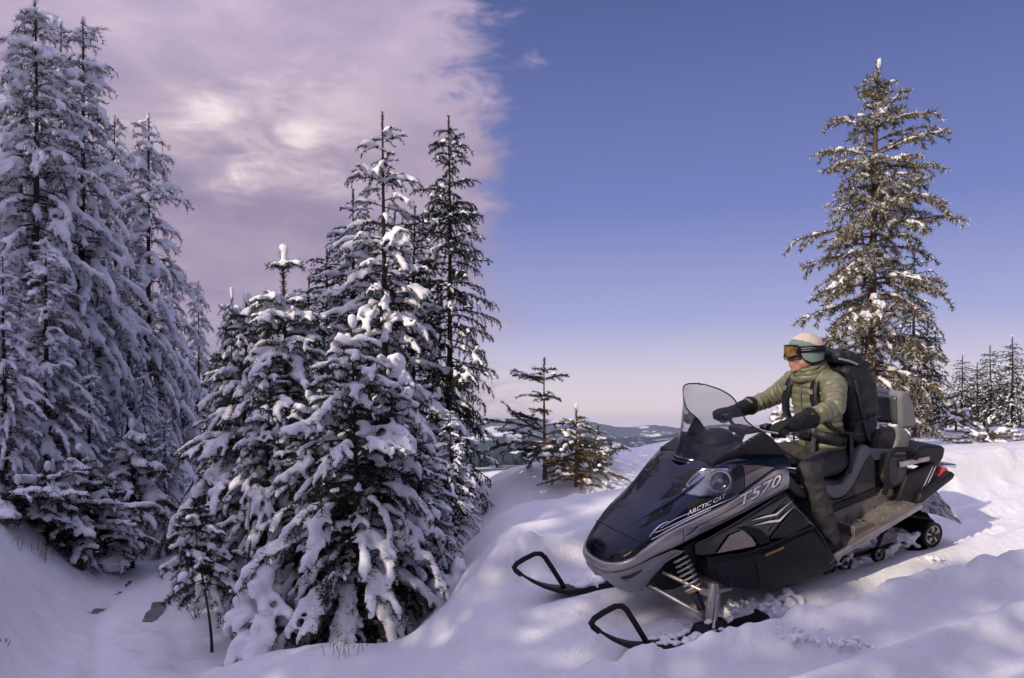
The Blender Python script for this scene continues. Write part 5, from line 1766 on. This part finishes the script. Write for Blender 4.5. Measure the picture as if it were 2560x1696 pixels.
for i in range(nr_):
    a = min(int(tt_[i]), len(sec) - 2)
    f = tt_[i] - a
    c = Vector(sec[a][0]).lerp(Vector(sec[a + 1][0]), f)
    rx_ = sec[a][1] * (1 - f) + sec[a + 1][1] * f
    ry_ = sec[a][2] * (1 - f) + sec[a + 1][2] * f
    if lastc is not None:
        acc += (c - lastc).length
    lastc = c
    for k in range(nk):
        th = 2 * math.pi * k / nk
        ripple = .45 * math.sin(3 * th + acc * 9) + .3 * math.sin(7 * th - acc * 15)
        sc_ = abs(math.sin(math.pi * (acc + .004 * ripple) / .046)) ** .55
        zipg = math.exp(-(min(th, 2 * math.pi - th) / .09) ** 2)
        g_ = 1 + .095 * sc_ - .055 + .012 * math.sin(5 * th + acc * 30) - .03 * zipg
        cx = math.copysign(abs(math.cos(th)) ** .85, math.cos(th))
        sy_ = math.copysign(abs(math.sin(th)) ** .85, math.sin(th))
        V5.append((c.x + rx_ * g_ * cx, c.y + ry_ * g_ * sy_, c.z + .006 * math.sin(2 * th + acc * 20)))
for i in range(nr_ - 1):
    for k in range(nk):
        l = (k + 1) % nk
        F5.append((i * nk + k, i * nk + l, (i + 1) * nk + l, (i + 1) * nk + k))
F5.append(tuple(range(nk)))
jk.add(V5, F5)
for s, e_ in (('L', .0), ('R', .3)):
    sh, el, wr = Vector(J['sh' + s]), Vector(J['el' + s]), Vector(J['wr' + s])
    inn = Vector(J['neck']).lerp(sh, .55)
    ctr, rr_, qq_ = interp_path([inn, sh, sh.lerp(el, .5), el, el.lerp(wr, .45), el.lerp(wr, .75)], [.076, .076, .066, .058, .054, .051], 120)
    rad5 = []
    for i in range(len(qq_)):
        scal = abs(math.sin(math.pi * qq_[i] / .042 + e_)) ** .6
        rad5.append(rr_[i] * (.93 + .17 * scal + .02 * math.sin(qq_[i] * 61 + e_ * 5)))
    base_n = jk.n
    jk.tube([tuple(p) for p in ctr], rad5, 18)
    for k in range(base_n, jk.n):
        x, y, z = jk.v[k]
        d = .010 * mnoise.noise(Vector((x * 22, y * 22, z * 22 + e_)))
        jk.v[k] = (x + d, y + d, z + d)
for k_, (zc_, rr_c, tr_c) in enumerate(((1.352, .092, .030), (1.382, .084, .027), (1.408, .080, .022))):
    jk.tube([(-1.182 + .012 * k_ + rr_c * math.cos(a), -.005 + rr_c * 1.04 * math.sin(a), zc_ - .30 * rr_c * math.cos(a) + .006 * math.sin(3 * a + k_)) for a in np.linspace(0, 2 * math.pi, 36, endpoint=False)], [tr_c * (1 + .12 * math.sin(7 * a + k_ * 2)) for a in np.linspace(0, 2 * math.pi, 36, endpoint=False)], 10, closed=True)
jacket = onto(jk.build('jacket', M['jacket'], None, angle=70), rider, RO)
MB().tube([(-1.100, .0, 1.37), (-1.100, 0, 1.30), (-1.092, 0, 1.21), (-1.105, 0, 1.10), (-1.125, 0, .98)], .004, 6).build('zip', M['knit_grey'], jacket)
# trousers and boots
Tb = Blobs()
Tb.limb([(-1.27, 0, .90), J['pel']], [.118, .124])
for s in (1, -1):
    k = 'L' if s == 1 else 'R'
    hi, kn, an = Vector(J['hi' + k]), Vector(J['kn' + k]), Vector(J['an' + k])
    Tb.limb([hi, hi.lerp(kn, .5), kn, kn.lerp(an, .3), kn.lerp(an, .75), an], [.104, .086, .070, .068, .063, .060])
    Tb.ball(kn + Vector((.012, 0, .008)), .069)
tme = Tb.mesh('trousers', .011, 3)
for v, vn in zip(tme.vertices, vnormals(tme)):
    c = v.co.copy()
    w1 = mnoise.noise(Vector((c.x * 9 + c.z * 6, c.y * 9, c.z * 17)))
    w2 = mnoise.noise(Vector((c.x * 26, c.y * 20, c.z * 30 + c.x * 22)))
    w3 = 1 - abs(mnoise.noise(Vector((c.x * 6 + c.z * 9, c.y * 5 + 3, c.z * 11 - c.x * 7))))
    v.co = c + vn * (.008 * w1 + .004 * w2 + .010 * (w3 ** 4 - .5))
trs = onto(link('trousers', tme, None, M['trousers']), rider, RO)
for s in (1, -1):
    k = 'L' if s == 1 else 'R'
    an = Vector(J['an' + k])
    bb = Blobs()
    heel = an + Vector((-.025, 0, -.045))
    bb.limb([an + Vector((0, 0, .01)), heel], [.056, .052]).limb([heel, an + Vector((.08, s * .01, -.055)), an + Vector((.155, s * .015, -.062))], [.048, .046, .036])
    bo = onto(link('boot', bb.mesh('boot', .008, 1), None, M['boot']), rider, RO)
    MB().prism([(an.x - .075, an.z - .085), (an.x + .185, an.z - .098), (an.x + .19, an.z - .112), (an.x - .08, an.z - .102)], an.y - .048, an.y + .052).build('sole', M['rubber'], bo, bevel=.006)
# gloves closed on the grips
def glove(side):
    s = 1 if side == 'L' else -1
    wr, el = Vector(J['wr' + side]), Vector(J['el' + side])
    g0, g1 = (Vector((-.604, .365, 1.102)), Vector((-.602, .40, 1.104))) if s == 1 else (Vector((-.735, -.365, 1.077)), Vector((-.741, -.40, 1.078)))
    bx = (g1 - g0).normalized()
    back = (wr - g0)
    back = (back - bx * back.dot(bx)).normalized()
    up_ = bx.cross(back) * s
    if up_.z < 0:
        up_ = -up_
    Gb = Blobs()
    Gb.limb([el.lerp(wr, .60), el.lerp(wr, .80), wr, g0 + back * .07 + up_ * .012], [.062, .058, .048, .042])
    for k in range(4):
        o_ = g0 + bx * (-.034 + .024 * k)
        ln_ = (.92, 1.0, .97, .82)[k]
        Gb.limb([o_ + back * .055 + up_ * .030, o_ + back * .008 + up_ * .034 * ln_, o_ - back * .030 * ln_ + up_ * .016, o_ - back * .028 * ln_ - up_ * .018, o_ - up_ * .032], [.0145, .0135, .0125, .0120, .0115])
        Gb.ball(o_ + back * .060 + up_ * .016, .024)
    Gb.ball(g0 + back * .065 + up_ * .008, .036, back, .045, .026)
    tb_ = g0 - bx * .050
    Gb.limb([g0 + back * .072 - bx * .030 + up_ * .0, tb_ + back * .042 - up_ * .012, tb_ + back * .008 - up_ * .030, tb_ - back * .016 - up_ * .028], [.020, .0165, .0145, .0125])
    o = onto(link('glove', Gb.mesh('glove', .0058, 1), None, M['glove']), rider, RO)
    ctr = el.lerp(wr, .60)
    dr_ = (wr - el).normalized()
    MB().tube([ctr - dr_ * .008, ctr + dr_ * .012], .066, 18).build('cuff', M['glove'], o, bevel=.004)
    return o
glove('L')
glove('R')
# beanie with tilted bands
NA, NT = 72, 46
grid = {}
for i in range(NA):
    a = 2 * math.pi * i / NA
    ca_, sa_ = math.cos(a), math.sin(a)
    low = .030 if ca_ > .55 else None
    zl2 = np.interp(ca_, [-1, -.55, -.1, .35, .7, 1], [-.040, -.052, -.062, -.045, .020, .034])
    for j in range(NT + 1):
        z_ = .1235 - (.1235 - zl2) * (j / NT)
        zz = (z_ - .022) / .102
        rr = math.sqrt(max(0, 1 - min(1, max(zz, 0)) ** 2)) if zz > 0 else 1.0 - .10 * zz * zz
        rr = max(rr, .0)
        rib = 1 + .006 * math.sin(a * 36)
        grid[i, j] = hd(-.006 + .1065 * rr * rib * ca_, .0885 * rr * rib * sa_, z_ + (.004 if j == 0 else 0)), z_ - .34 * (.1065 * rr * ca_)
hat = None
for nm, mat, lo_q, hi_q in (('beanie', 'knit_cream', .056, 9), ('beanie_band', 'knit_teal', .026, .056), ('beanie_band', 'knit_grey', .008, .026), ('beanie_band', 'knit_teal', -9, .008)):
    V6, F6, ix = [], [], {}
    for i in range(NA):
        for j in range(NT):
            q4 = [(i, j), ((i + 1) % NA, j), ((i + 1) % NA, j + 1), (i, j + 1)]
            mq = sum(grid[p][1] for p in q4) / 4
            if lo_q <= mq < hi_q:
                f = []
                for p in q4:
                    if p not in ix:
                        ix[p] = len(V6)
                        V6.append(tuple(grid[p][0]))
                    f.append(ix[p])
                F6.append(tuple(f))
    if not F6:
        continue
    ob = MB().add(V6, F6).build(nm, M[mat], None, angle=80, solid=.007)
    if hat is None:
        hat = onto(ob, rider, RO)
    else:
        ob.parent = hat
edge_ = [tuple(grid[i, NT][0]) for i in range(NA)]
MB().tube(edge_, .005, 6, closed=True).build('beanie_hem', M['glove'], hat)
# goggles
gl_ = MB()
V7, F7 = [], []
nu2, nv2 = 24, 10
bord = []
def gog(u, v):
    y = .082 * u
    top_z, bot_z = .046 - .008 * u * u, -.018 - .010 * (1 - abs(abs(u) - .5) * 2) + .018 * math.exp(-(u / .16) ** 2)
    z = bot_z + (top_z - bot_z) * v
    x = .121 - .050 * u * u - .012 * (v - .5) ** 2
    return hd(x, y, z)
for j in range(nv2 + 1):
    for i in range(nu2 + 1):
        V7.append(tuple(gog(-1 + 2 * i / nu2, j / nv2)))
for j in range(nv2):
    for i in range(nu2):
        a = j * (nu2 + 1) + i
        F7.append((a, a + 1, a + nu2 + 2, a + nu2 + 1))
bord = [gog(-1 + 2 * i / nu2, 0) for i in range(nu2 + 1)] + [gog(1, j / nv2) for j in range(1, nv2)] + [gog(1 - 2 * i / nu2, 1) for i in range(nu2 + 1)] + [gog(-1, 1 - j / nv2) for j in range(1, nv2)]
frm = onto(MB().tube(bord, .0078, 8, closed=True).build('goggles', M['gloss_black'], None), rider, RO)
MB().add(V7, F7).build('goggle_lens', M['goggle_lens'], frm, solid=.003)
sk_ = MB()
n9 = len(bord)
inner = [HEAD + HM @ (HM.transposed() @ (p - HEAD)).__class__(((HM.transposed() @ (p - HEAD)).x - .036, (HM.transposed() @ (p - HEAD)).y * .92, (HM.transposed() @ (p - HEAD)).z * .92)) for p in bord]
sk_.add(bord + inner, [(i, (i + 1) % n9, n9 + (i + 1) % n9, n9 + i) for i in range(n9)])
sk_.build('goggle_skirt', M['matte_black'], frm, solid=.004)
V8, F8 = [], []
arc = [R(38) + (R(322) - R(38)) * i / 40 for i in range(41)]
for a in arc:
    for dz_, o_ in ((-.019, 0), (.019, 0)):
        zc = .014 + .012 * (1 - math.cos(a)) / 2
        V8.append(tuple(hd(-.006 + .1135 * math.cos(a), .0955 * math.sin(a), zc + dz_)))
for i in range(40):
    F8.append((2 * i, 2 * i + 1, 2 * i + 3, 2 * i + 2))
strap = MB().add(V8, F8).build('goggle_strap', M['glove'], frm, solid=.004)
for a0, a1, dz_ in ((62, 96, .006), (62, 90, -.006), (98, 101, 0)):
    MB().tube([hd(-.006 + .1160 * math.cos(R(a)), .0980 * math.sin(R(a)), .014 + .012 * (1 - math.cos(R(a))) / 2 + dz_) for a in np.linspace(a0, a1, 8)], .0022, 5).build('strap_print', M['buckle'], strap)

# ------------------------------------------------------------------ backpack (worn, a thing of its own)
pack = bpy.data.objects.new('backpack', None)
COL.objects.link(pack)
PO = Vector((-1.48, 0, .86))
pack.matrix_world = SLED @ Matrix.Translation(PO)
tag(pack, 'large black hiking backpack worn by the rider, with grey straps', 'backpack')
pk = Blobs()
prof_p = np.array([(.87, -1.43, -1.56, .12), (.93, -1.41, -1.61, .15), (1.0, -1.40, -1.635, .16), (1.1, -1.39, -1.64, .16), (1.2, -1.375, -1.63, .155), (1.28, -1.36, -1.60, .15), (1.34, -1.35, -1.55, .145)])
for z in np.linspace(.87, 1.34, 20):
    xf, xb, hw = (np.interp(z, prof_p[:, 0], prof_p[:, k]) for k in (1, 2, 3))
    for y in np.linspace(-hw + .06, hw - .06, 7):
        for x in np.linspace(xf - .05, xb + .055, 4):
            pk.ball((x, y, z), .060)
pme = pk.mesh('pack_body', .011, 3)
for v, vn in zip(pme.vertices, vnormals(pme)):
    c = v.co.copy()
    v.co = c + vn * (.010 * mnoise.noise(Vector((c.x * 9, c.y * 9, c.z * 13))) + .006 * (1 - abs(mnoise.noise(Vector((c.x * 14 + c.z * 9, c.y * 12, c.z * 18))))) ** 3)
body_p = onto(link('main_bag', pme, None, M['pack']), pack, PO)
ld = Blobs()
for y in np.linspace(-.085, .085, 5):
    for x, z, r in ((-1.33, 1.455, .045), (-1.40, 1.435, .055), (-1.47, 1.405, .055), (-1.54, 1.365, .048), (-1.58, 1.33, .035)):
        ld.ball((x, y, z), r)
lme2 = ld.mesh('pack_lid', .010, 2)
for v, vn in zip(lme2.vertices, vnormals(lme2)):
    c = v.co.copy()
    v.co = c + vn * (.007 * mnoise.noise(Vector((c.x * 16, c.y * 12, c.z * 16))))
lid = onto(link('lid', lme2, None, M['pack']), pack, PO)
def webb(name, pts, w, parent, mat='webbing', th=.006, n_=26, up=(0, 1, 0)):
    c_, _, _ = interp_path([Vector(p) for p in pts], [0] * len(pts), n_)
    V_, F_ = [], []
    upv = Vector(up)
    for i in range(n_):
        t_ = Vector(c_[min(i + 1, n_ - 1)]) - Vector(c_[max(i - 1, 0)])
        sd_ = (upv - t_ * upv.dot(t_) / max(t_.length_squared, 1e-9)).normalized()
        V_ += [tuple(Vector(c_[i]) - sd_ * w / 2), tuple(Vector(c_[i]) + sd_ * w / 2)]
    for i in range(n_ - 1):
        F_.append((2 * i, 2 * i + 1, 2 * i + 3, 2 * i + 2))
    o = MB().add(V_, F_).build(name, M[mat], None, solid=th, angle=70)
    if parent is pack:
        onto(o, pack, PO)
    else:
        o.parent = parent
    return o
for s in (1, -1):
    st = webb('shoulder_strap', [(-1.37, s * .085, 1.33), (-1.30, s * .10, 1.385), (-1.21, s * .105, 1.390), (-1.125, s * .105, 1.345), (-1.085, s * .115, 1.27), (-1.080, s * .13, 1.18), (-1.10, s * .155, 1.10), (-1.16, s * .185, 1.02), (-1.28, s * .192, .97), (-1.40, s * .17, .94)], .058, pack, 'pack', .014)
    MB().tube([(-1.071, s * .105, 1.265), (-1.068, s * .115, 1.243), (-1.070, s * .13, 1.243), (-1.074, s * .122, 1.266), (-1.071, s * .105, 1.265)], .004, 6).build('strap_ring', M['buckle'], st)
    webb('side_strap', [(-1.40, s * .168, 1.03), (-1.50, s * .175, 1.035), (-1.62, s * .165, 1.04)], .022, body_p)
    webb('side_strap', [(-1.40, s * .165, 1.30), (-1.45, s * .172, 1.10), (-1.50, s * .170, .95), (-1.56, s * .14, .87)], .02, body_p, up=(1, 0, .3))
    webb('lid_strap', [(-1.38, s * .06, 1.50), (-1.48, s * .06, 1.468), (-1.58, s * .062, 1.40), (-1.645, s * .07, 1.28), (-1.675, s * .08, 1.12)], .02, lid, up=(0, 1, 0))
    MB().box((-1.52, s * .178, 1.037), (.03, .008, .03)).build('strap_buckle', M['matte_black'], body_p, bevel=.003)
webb('hanging_strap', [(-1.335, .195, .97), (-1.335, .205, .88), (-1.335, .21, .80), (-1.33, .20, .70)], .030, pack, up=(1, 0, 0))
webb('hanging_strap', [(-1.16, .06, .955), (-1.12, .09, .90), (-1.105, .105, .85)], .032, pack, up=(.6, -.8, 0))
webb('pale_trim', [(-1.30, .115, 1.445), (-1.37, .135, 1.425), (-1.44, .14, 1.395)], .014, lid, 'buckle', .004, up=(0, .3, 1))
ring = []
for i in range(49):
    a = 2 * math.pi * i / 48
    ring.append((-1.272 + .139 * math.cos(a), .178 * math.sin(a), .925 + .035 * math.cos(a)))
V9, F9 = [], []
for x, y, z in ring:
    V9 += [(x, y, z - .038), (x, y, z + .038)]
for i in range(48):
    F9.append((2 * i, 2 * i + 1, 2 * i + 3, 2 * i + 2))
belt_ = onto(MB().add(V9, F9).build('hip_belt', M['pack'], None, solid=.016, angle=70), pack, PO)
MB().box((-1.118, .03, .958), (.014, .06, .045)).build('belt_buckle', M['matte_black'], belt_, bevel=.004)
MB().tube([(-1.118, .075, 1.05), (-1.115, .08, 1.015), (-1.117, .095, .99), (-1.122, .10, 1.02), (-1.124, .092, 1.05)], .0035, 6).build('carabiner', M['buckle'], belt_)
# ------------------------------------------------------------------ small things on the ground
def on_ground(px, py):
    """Point of the snow surface under a photograph pixel."""
    d = Vector(((px - CX) / FOC, 1, (HY - py) / FOC))
    ys = np.linspace(3, 60, 3000)
    hz_ = height(d.x * ys, ys) - d.z * ys
    k = int(np.argmax(hz_ > 0))
    return Vector((d.x * ys[k], ys[k], float(height(np.array([d.x * ys[k]]), np.array([ys[k]]))[0])))
M['slush'] = pmat('grey_brown_melt_ice', (.115, .095, .090), .22, 0, .5, 0, col2=(.24, .22, .22), vscale=5, bump=.15, bscale=14)
rg2 = random.Random(4)
def puddle(poly):
    pts = [on_ground(*p) for p in poly]
    pts2 = []
    for i, p in enumerate(pts):
        q_ = pts[(i + 1) % len(pts)]
        for f in (0, .33, .66):
            w_p = p.lerp(q_, f)
            pts2.append((w_p.x + rg2.uniform(-.015, .015), w_p.y + rg2.uniform(-.03, .03)))
    c = (sum(p[0] for p in pts2) / len(pts2), sum(p[1] for p in pts2) / len(pts2))
    V_, F_ = [], []
    n_ = len(pts2)
    for r in range(5):
        k = 1 - r / 4.0
        for x, y in pts2:
            xx, yy = c[0] + (x - c[0]) * k, c[1] + (y - c[1]) * k
            V_.append((xx, yy, ground_z(xx, yy) + .007))
    for r in range(4):
        for i in range(n_):
            j = (i + 1) % n_
            F_.append((r * n_ + i, r * n_ + j, (r + 1) * n_ + j, (r + 1) * n_ + i))
    tag(MB().add(V_, F_).build('puddle', M['slush']), kind='structure')
puddle([(360, 1554), (372, 1525), (385, 1508), (417, 1510), (410, 1528), (396, 1547), (374, 1559)])
puddle([(312, 1470), (322, 1455), (334, 1453), (326, 1463)])
puddle([(222, 1536), (240, 1526), (264, 1523), (250, 1533)])
puddle([(424, 1452), (438, 1446), (452, 1451), (438, 1458)])
puddle([(288, 1489), (298, 1482), (304, 1483), (295, 1488)])
M['straw'] = pmat('dry_grass_straw', (.17, .105, .060), .8, 0, .2, 0, var=.3, vscale=30)
M['twig'] = pmat('bare_twig_bark', (.045, .030, .026), .85, 0, .2, 0, var=.3, vscale=30)
def tuft(px, py, h, n_, label, droop=.5, seed=1):
    r_ = random.Random(seed)
    b_ = on_ground(px, py)
    mb = MB()
    for i in range(n_):
        a = r_.uniform(0, 6.28)
        l = h * KL * r_.uniform(.5, 1.1)
        sp = r_.uniform(.1, .5) * droop
        p0 = Vector((r_.gauss(0, .07), r_.gauss(0, .07), -.02))
        p1 = p0 + Vector((math.cos(a) * l * sp * .5, math.sin(a) * l * sp * .5, l * .65))
        p2 = p1 + Vector((math.cos(a) * l * sp * .9, math.sin(a) * l * sp * .9, l * (.35 - droop * .6)))
        mb.tube([p0, p0.lerp(p1, .5), p1, p1.lerp(p2, .5) + Vector((0, 0, .02)), p2], [.002, .002, .0018, .0015, .0006], 3)
    o = mb.build('grass_tuft', M['straw'])
    o.location = b_
    tag(o, label, 'grass', kind='stuff')
tuft(112, 1400, .5, 16, 'tuft of dry brown grass drooping on the left snow bank', .9, 1)
tuft(50, 1375, .4, 12, 'dry grass under the snow-buried bush at the left edge', .9, 2)
tuft(868, 1625, .22, 16, 'dry straw tuft at the foot of the frontmost pine', .8, 3)
def twigs(px, py, h, n_, label, seed):
    r_ = random.Random(seed)
    b_ = on_ground(px, py)
    mb = MB()
    for i in range(n_):
        a = r_.uniform(0, 6.28)
        l = h * KL * r_.uniform(.5, 1.05)
        p0 = Vector((r_.gauss(0, .02), r_.gauss(0, .02), -.03))
        p1 = p0 + Vector((math.cos(a) * l * .35, math.sin(a) * l * .35, l * .6))
        p2 = p1 + Vector((math.cos(a) * l * .15, math.sin(a) * l * .15, l * .4))
        mb.tube([p0, p1, p2], [.0035, .0025, .001], 4)
        for k in range(3):
            s0 = p1.lerp(p2, r_.random())
            a2 = a + r_.uniform(-1.5, 1.5)
            mb.tube([s0, s0 + Vector((math.cos(a2) * l * .2, math.sin(a2) * l * .2, l * .16))], [.0018, .0007], 3)
    o = mb.build('bare_shrub', M['twig'])
    o.location = b_
    tag(o, label, 'shrub')
twigs(490, 1545, .42, 7, 'small leafless shrub on the snow beside the sapling', 5)
twigs(15, 1610, .22, 5, 'tiny twig cluster in the snow at the left edge', 7)
# snow-capped stone on the verge
def stone(px, py, r, label, seed):
    rng = np.random.default_rng(seed)
    b_ = on_ground(px, py)
    root = bpy.data.objects.new('stone', None)
    COL.objects.link(root)
    root.location = b_
    tag(root, label, 'stone')
    V_, F_ = blobs_np(rng.normal(0, r * .25, (5, 3)) + [0, 0, r * .2], rng.normal(0, 1, (5, 3)), np.full(5, r), np.full(5, r * .9), np.full(5, r * .6), rng)
    link('rock', remeshed('rock', V_, F_, r * .12, 1), root, M['bark'])
    V_, F_ = blobs_np(rng.normal(0, r * .35, (12, 3)) * [1, 1, .2] + [0, .0, r * .60], rng.normal(0, 1, (12, 3)) * [1, 1, .1], np.full(12, r * 1.05), np.full(12, r * 1.0), np.full(12, r * .55), rng)
    link('snow_cap', remeshed('cap', V_, F_, r * .10, 3), root, M['tree_snow'])
stone(262, 1425, .13, 'snow-capped stone on the left verge of the road', 1)
stone(385, 1350, .12, 'snow-capped stone at the bend of the road', 2)
stone(185, 1410, .08, 'small brown stone peeping from the left bank', 3)
# loose snow lumps thrown up beside the near ski and the trail
rng = np.random.default_rng(12)
for i, (px, py, r, lab) in enumerate([(1930, 1512, .085, 'largest snow block beside the trail under the belly panel'), (1862, 1532, .055, 'snow lump left of the largest block beside the trail'), (1790, 1555, .045, 'snow lump just behind the front spindle'), (1690, 1600, .045, 'snow lump on the snow behind the near ski loop'), (1985, 1590, .05, 'snow lump in the foreground right of the ski'), (2110, 1610, .05, 'small snow lump low in the foreground'), (1720, 1560, .035, 'crumb of snow beside the near ski'), (2330, 1400, .035, 'crumb of snow behind the track')]):
    b_ = on_ground(px, py)
    n_ = 34
    V_, F_ = blobs_np(rng.normal(0, r * .75, (n_, 3)) * [1.6, 1, .35], rng.normal(0, 1, (n_, 3)) * [1, 1, .3], rng.uniform(.18, .5, n_) * r, rng.uniform(.15, .4, n_) * r, rng.uniform(.15, .35, n_) * r, rng)
    o = link('snow_clod', remeshed('snow_lump', V_, F_, r * .10, 0), None, M['tree_snow'])
    o.location = b_ + Vector((0, 0, r * .08))
    tag(o, lab, 'snow clod', kind='stuff')
# far wood on the valley side: small conifers read as one mass
rngf = np.random.default_rng(9)
nF = 2600
dF = rngf.uniform(520, 1900, nF)
aF = np.radians(rngf.uniform(-12, 16, nF))
xF, yF = dF * np.sin(aF), dF * np.cos(aF)
den = fbm(xF / 160., yF / 160., 77, 3)
kp = den > .02
xF, yF, dF = xF[kp], yF[kp], dF[kp]
hF = rngf.uniform(7, 16, len(xF))
zF = height(xF, yF, False)
ringF = np.array([[math.cos(a), math.sin(a)] for a in np.arange(6) * math.pi / 3])
Vf, Ff = [], []
for lev, (r0, z0) in enumerate(((.22, .12), (.13, .42), (.16, .40), (.07, .72), (.10, .70))):
    Vf.append(np.stack([xF[:, None] + ringF[:, 0] * (r0 * hF)[:, None], yF[:, None] + ringF[:, 1] * (r0 * hF)[:, None], np.repeat((zF + z0 * hF)[:, None], 6, 1)], -1))
Vf = np.concatenate([np.stack(Vf, 1).reshape(len(xF), 30, 3), np.stack([xF, yF, zF + hF], -1)[:, None]], 1)
base = np.arange(len(xF))[:, None] * 31
q4 = []
for a, b_ in ((0, 1), (2, 3)):
    for k in range(6):
        q4.append(np.stack([base[:, 0] + a * 6 + k, base[:, 0] + a * 6 + (k + 1) % 6, base[:, 0] + b_ * 6 + (k + 1) % 6, base[:, 0] + b_ * 6 + k], 1))
t3 = [np.stack([base[:, 0] + 24 + k, base[:, 0] + 24 + (k + 1) % 6, base[:, 0] + 30], 1) for k in range(6)]
M['far_wood'] = pmat('far_conifers', (.022, .034, .032), .9, 0, .1, 0, var=.5, vscale=.05, coords='Object')
o = link('far_forest', mesh_np('far_forest', Vf.reshape(-1, 3), [np.concatenate(q4), np.concatenate(t3)], smooth=False), None, M['far_wood'])
tag(o, kind='stuff')

bpy.data.scenes.remove(TMP)
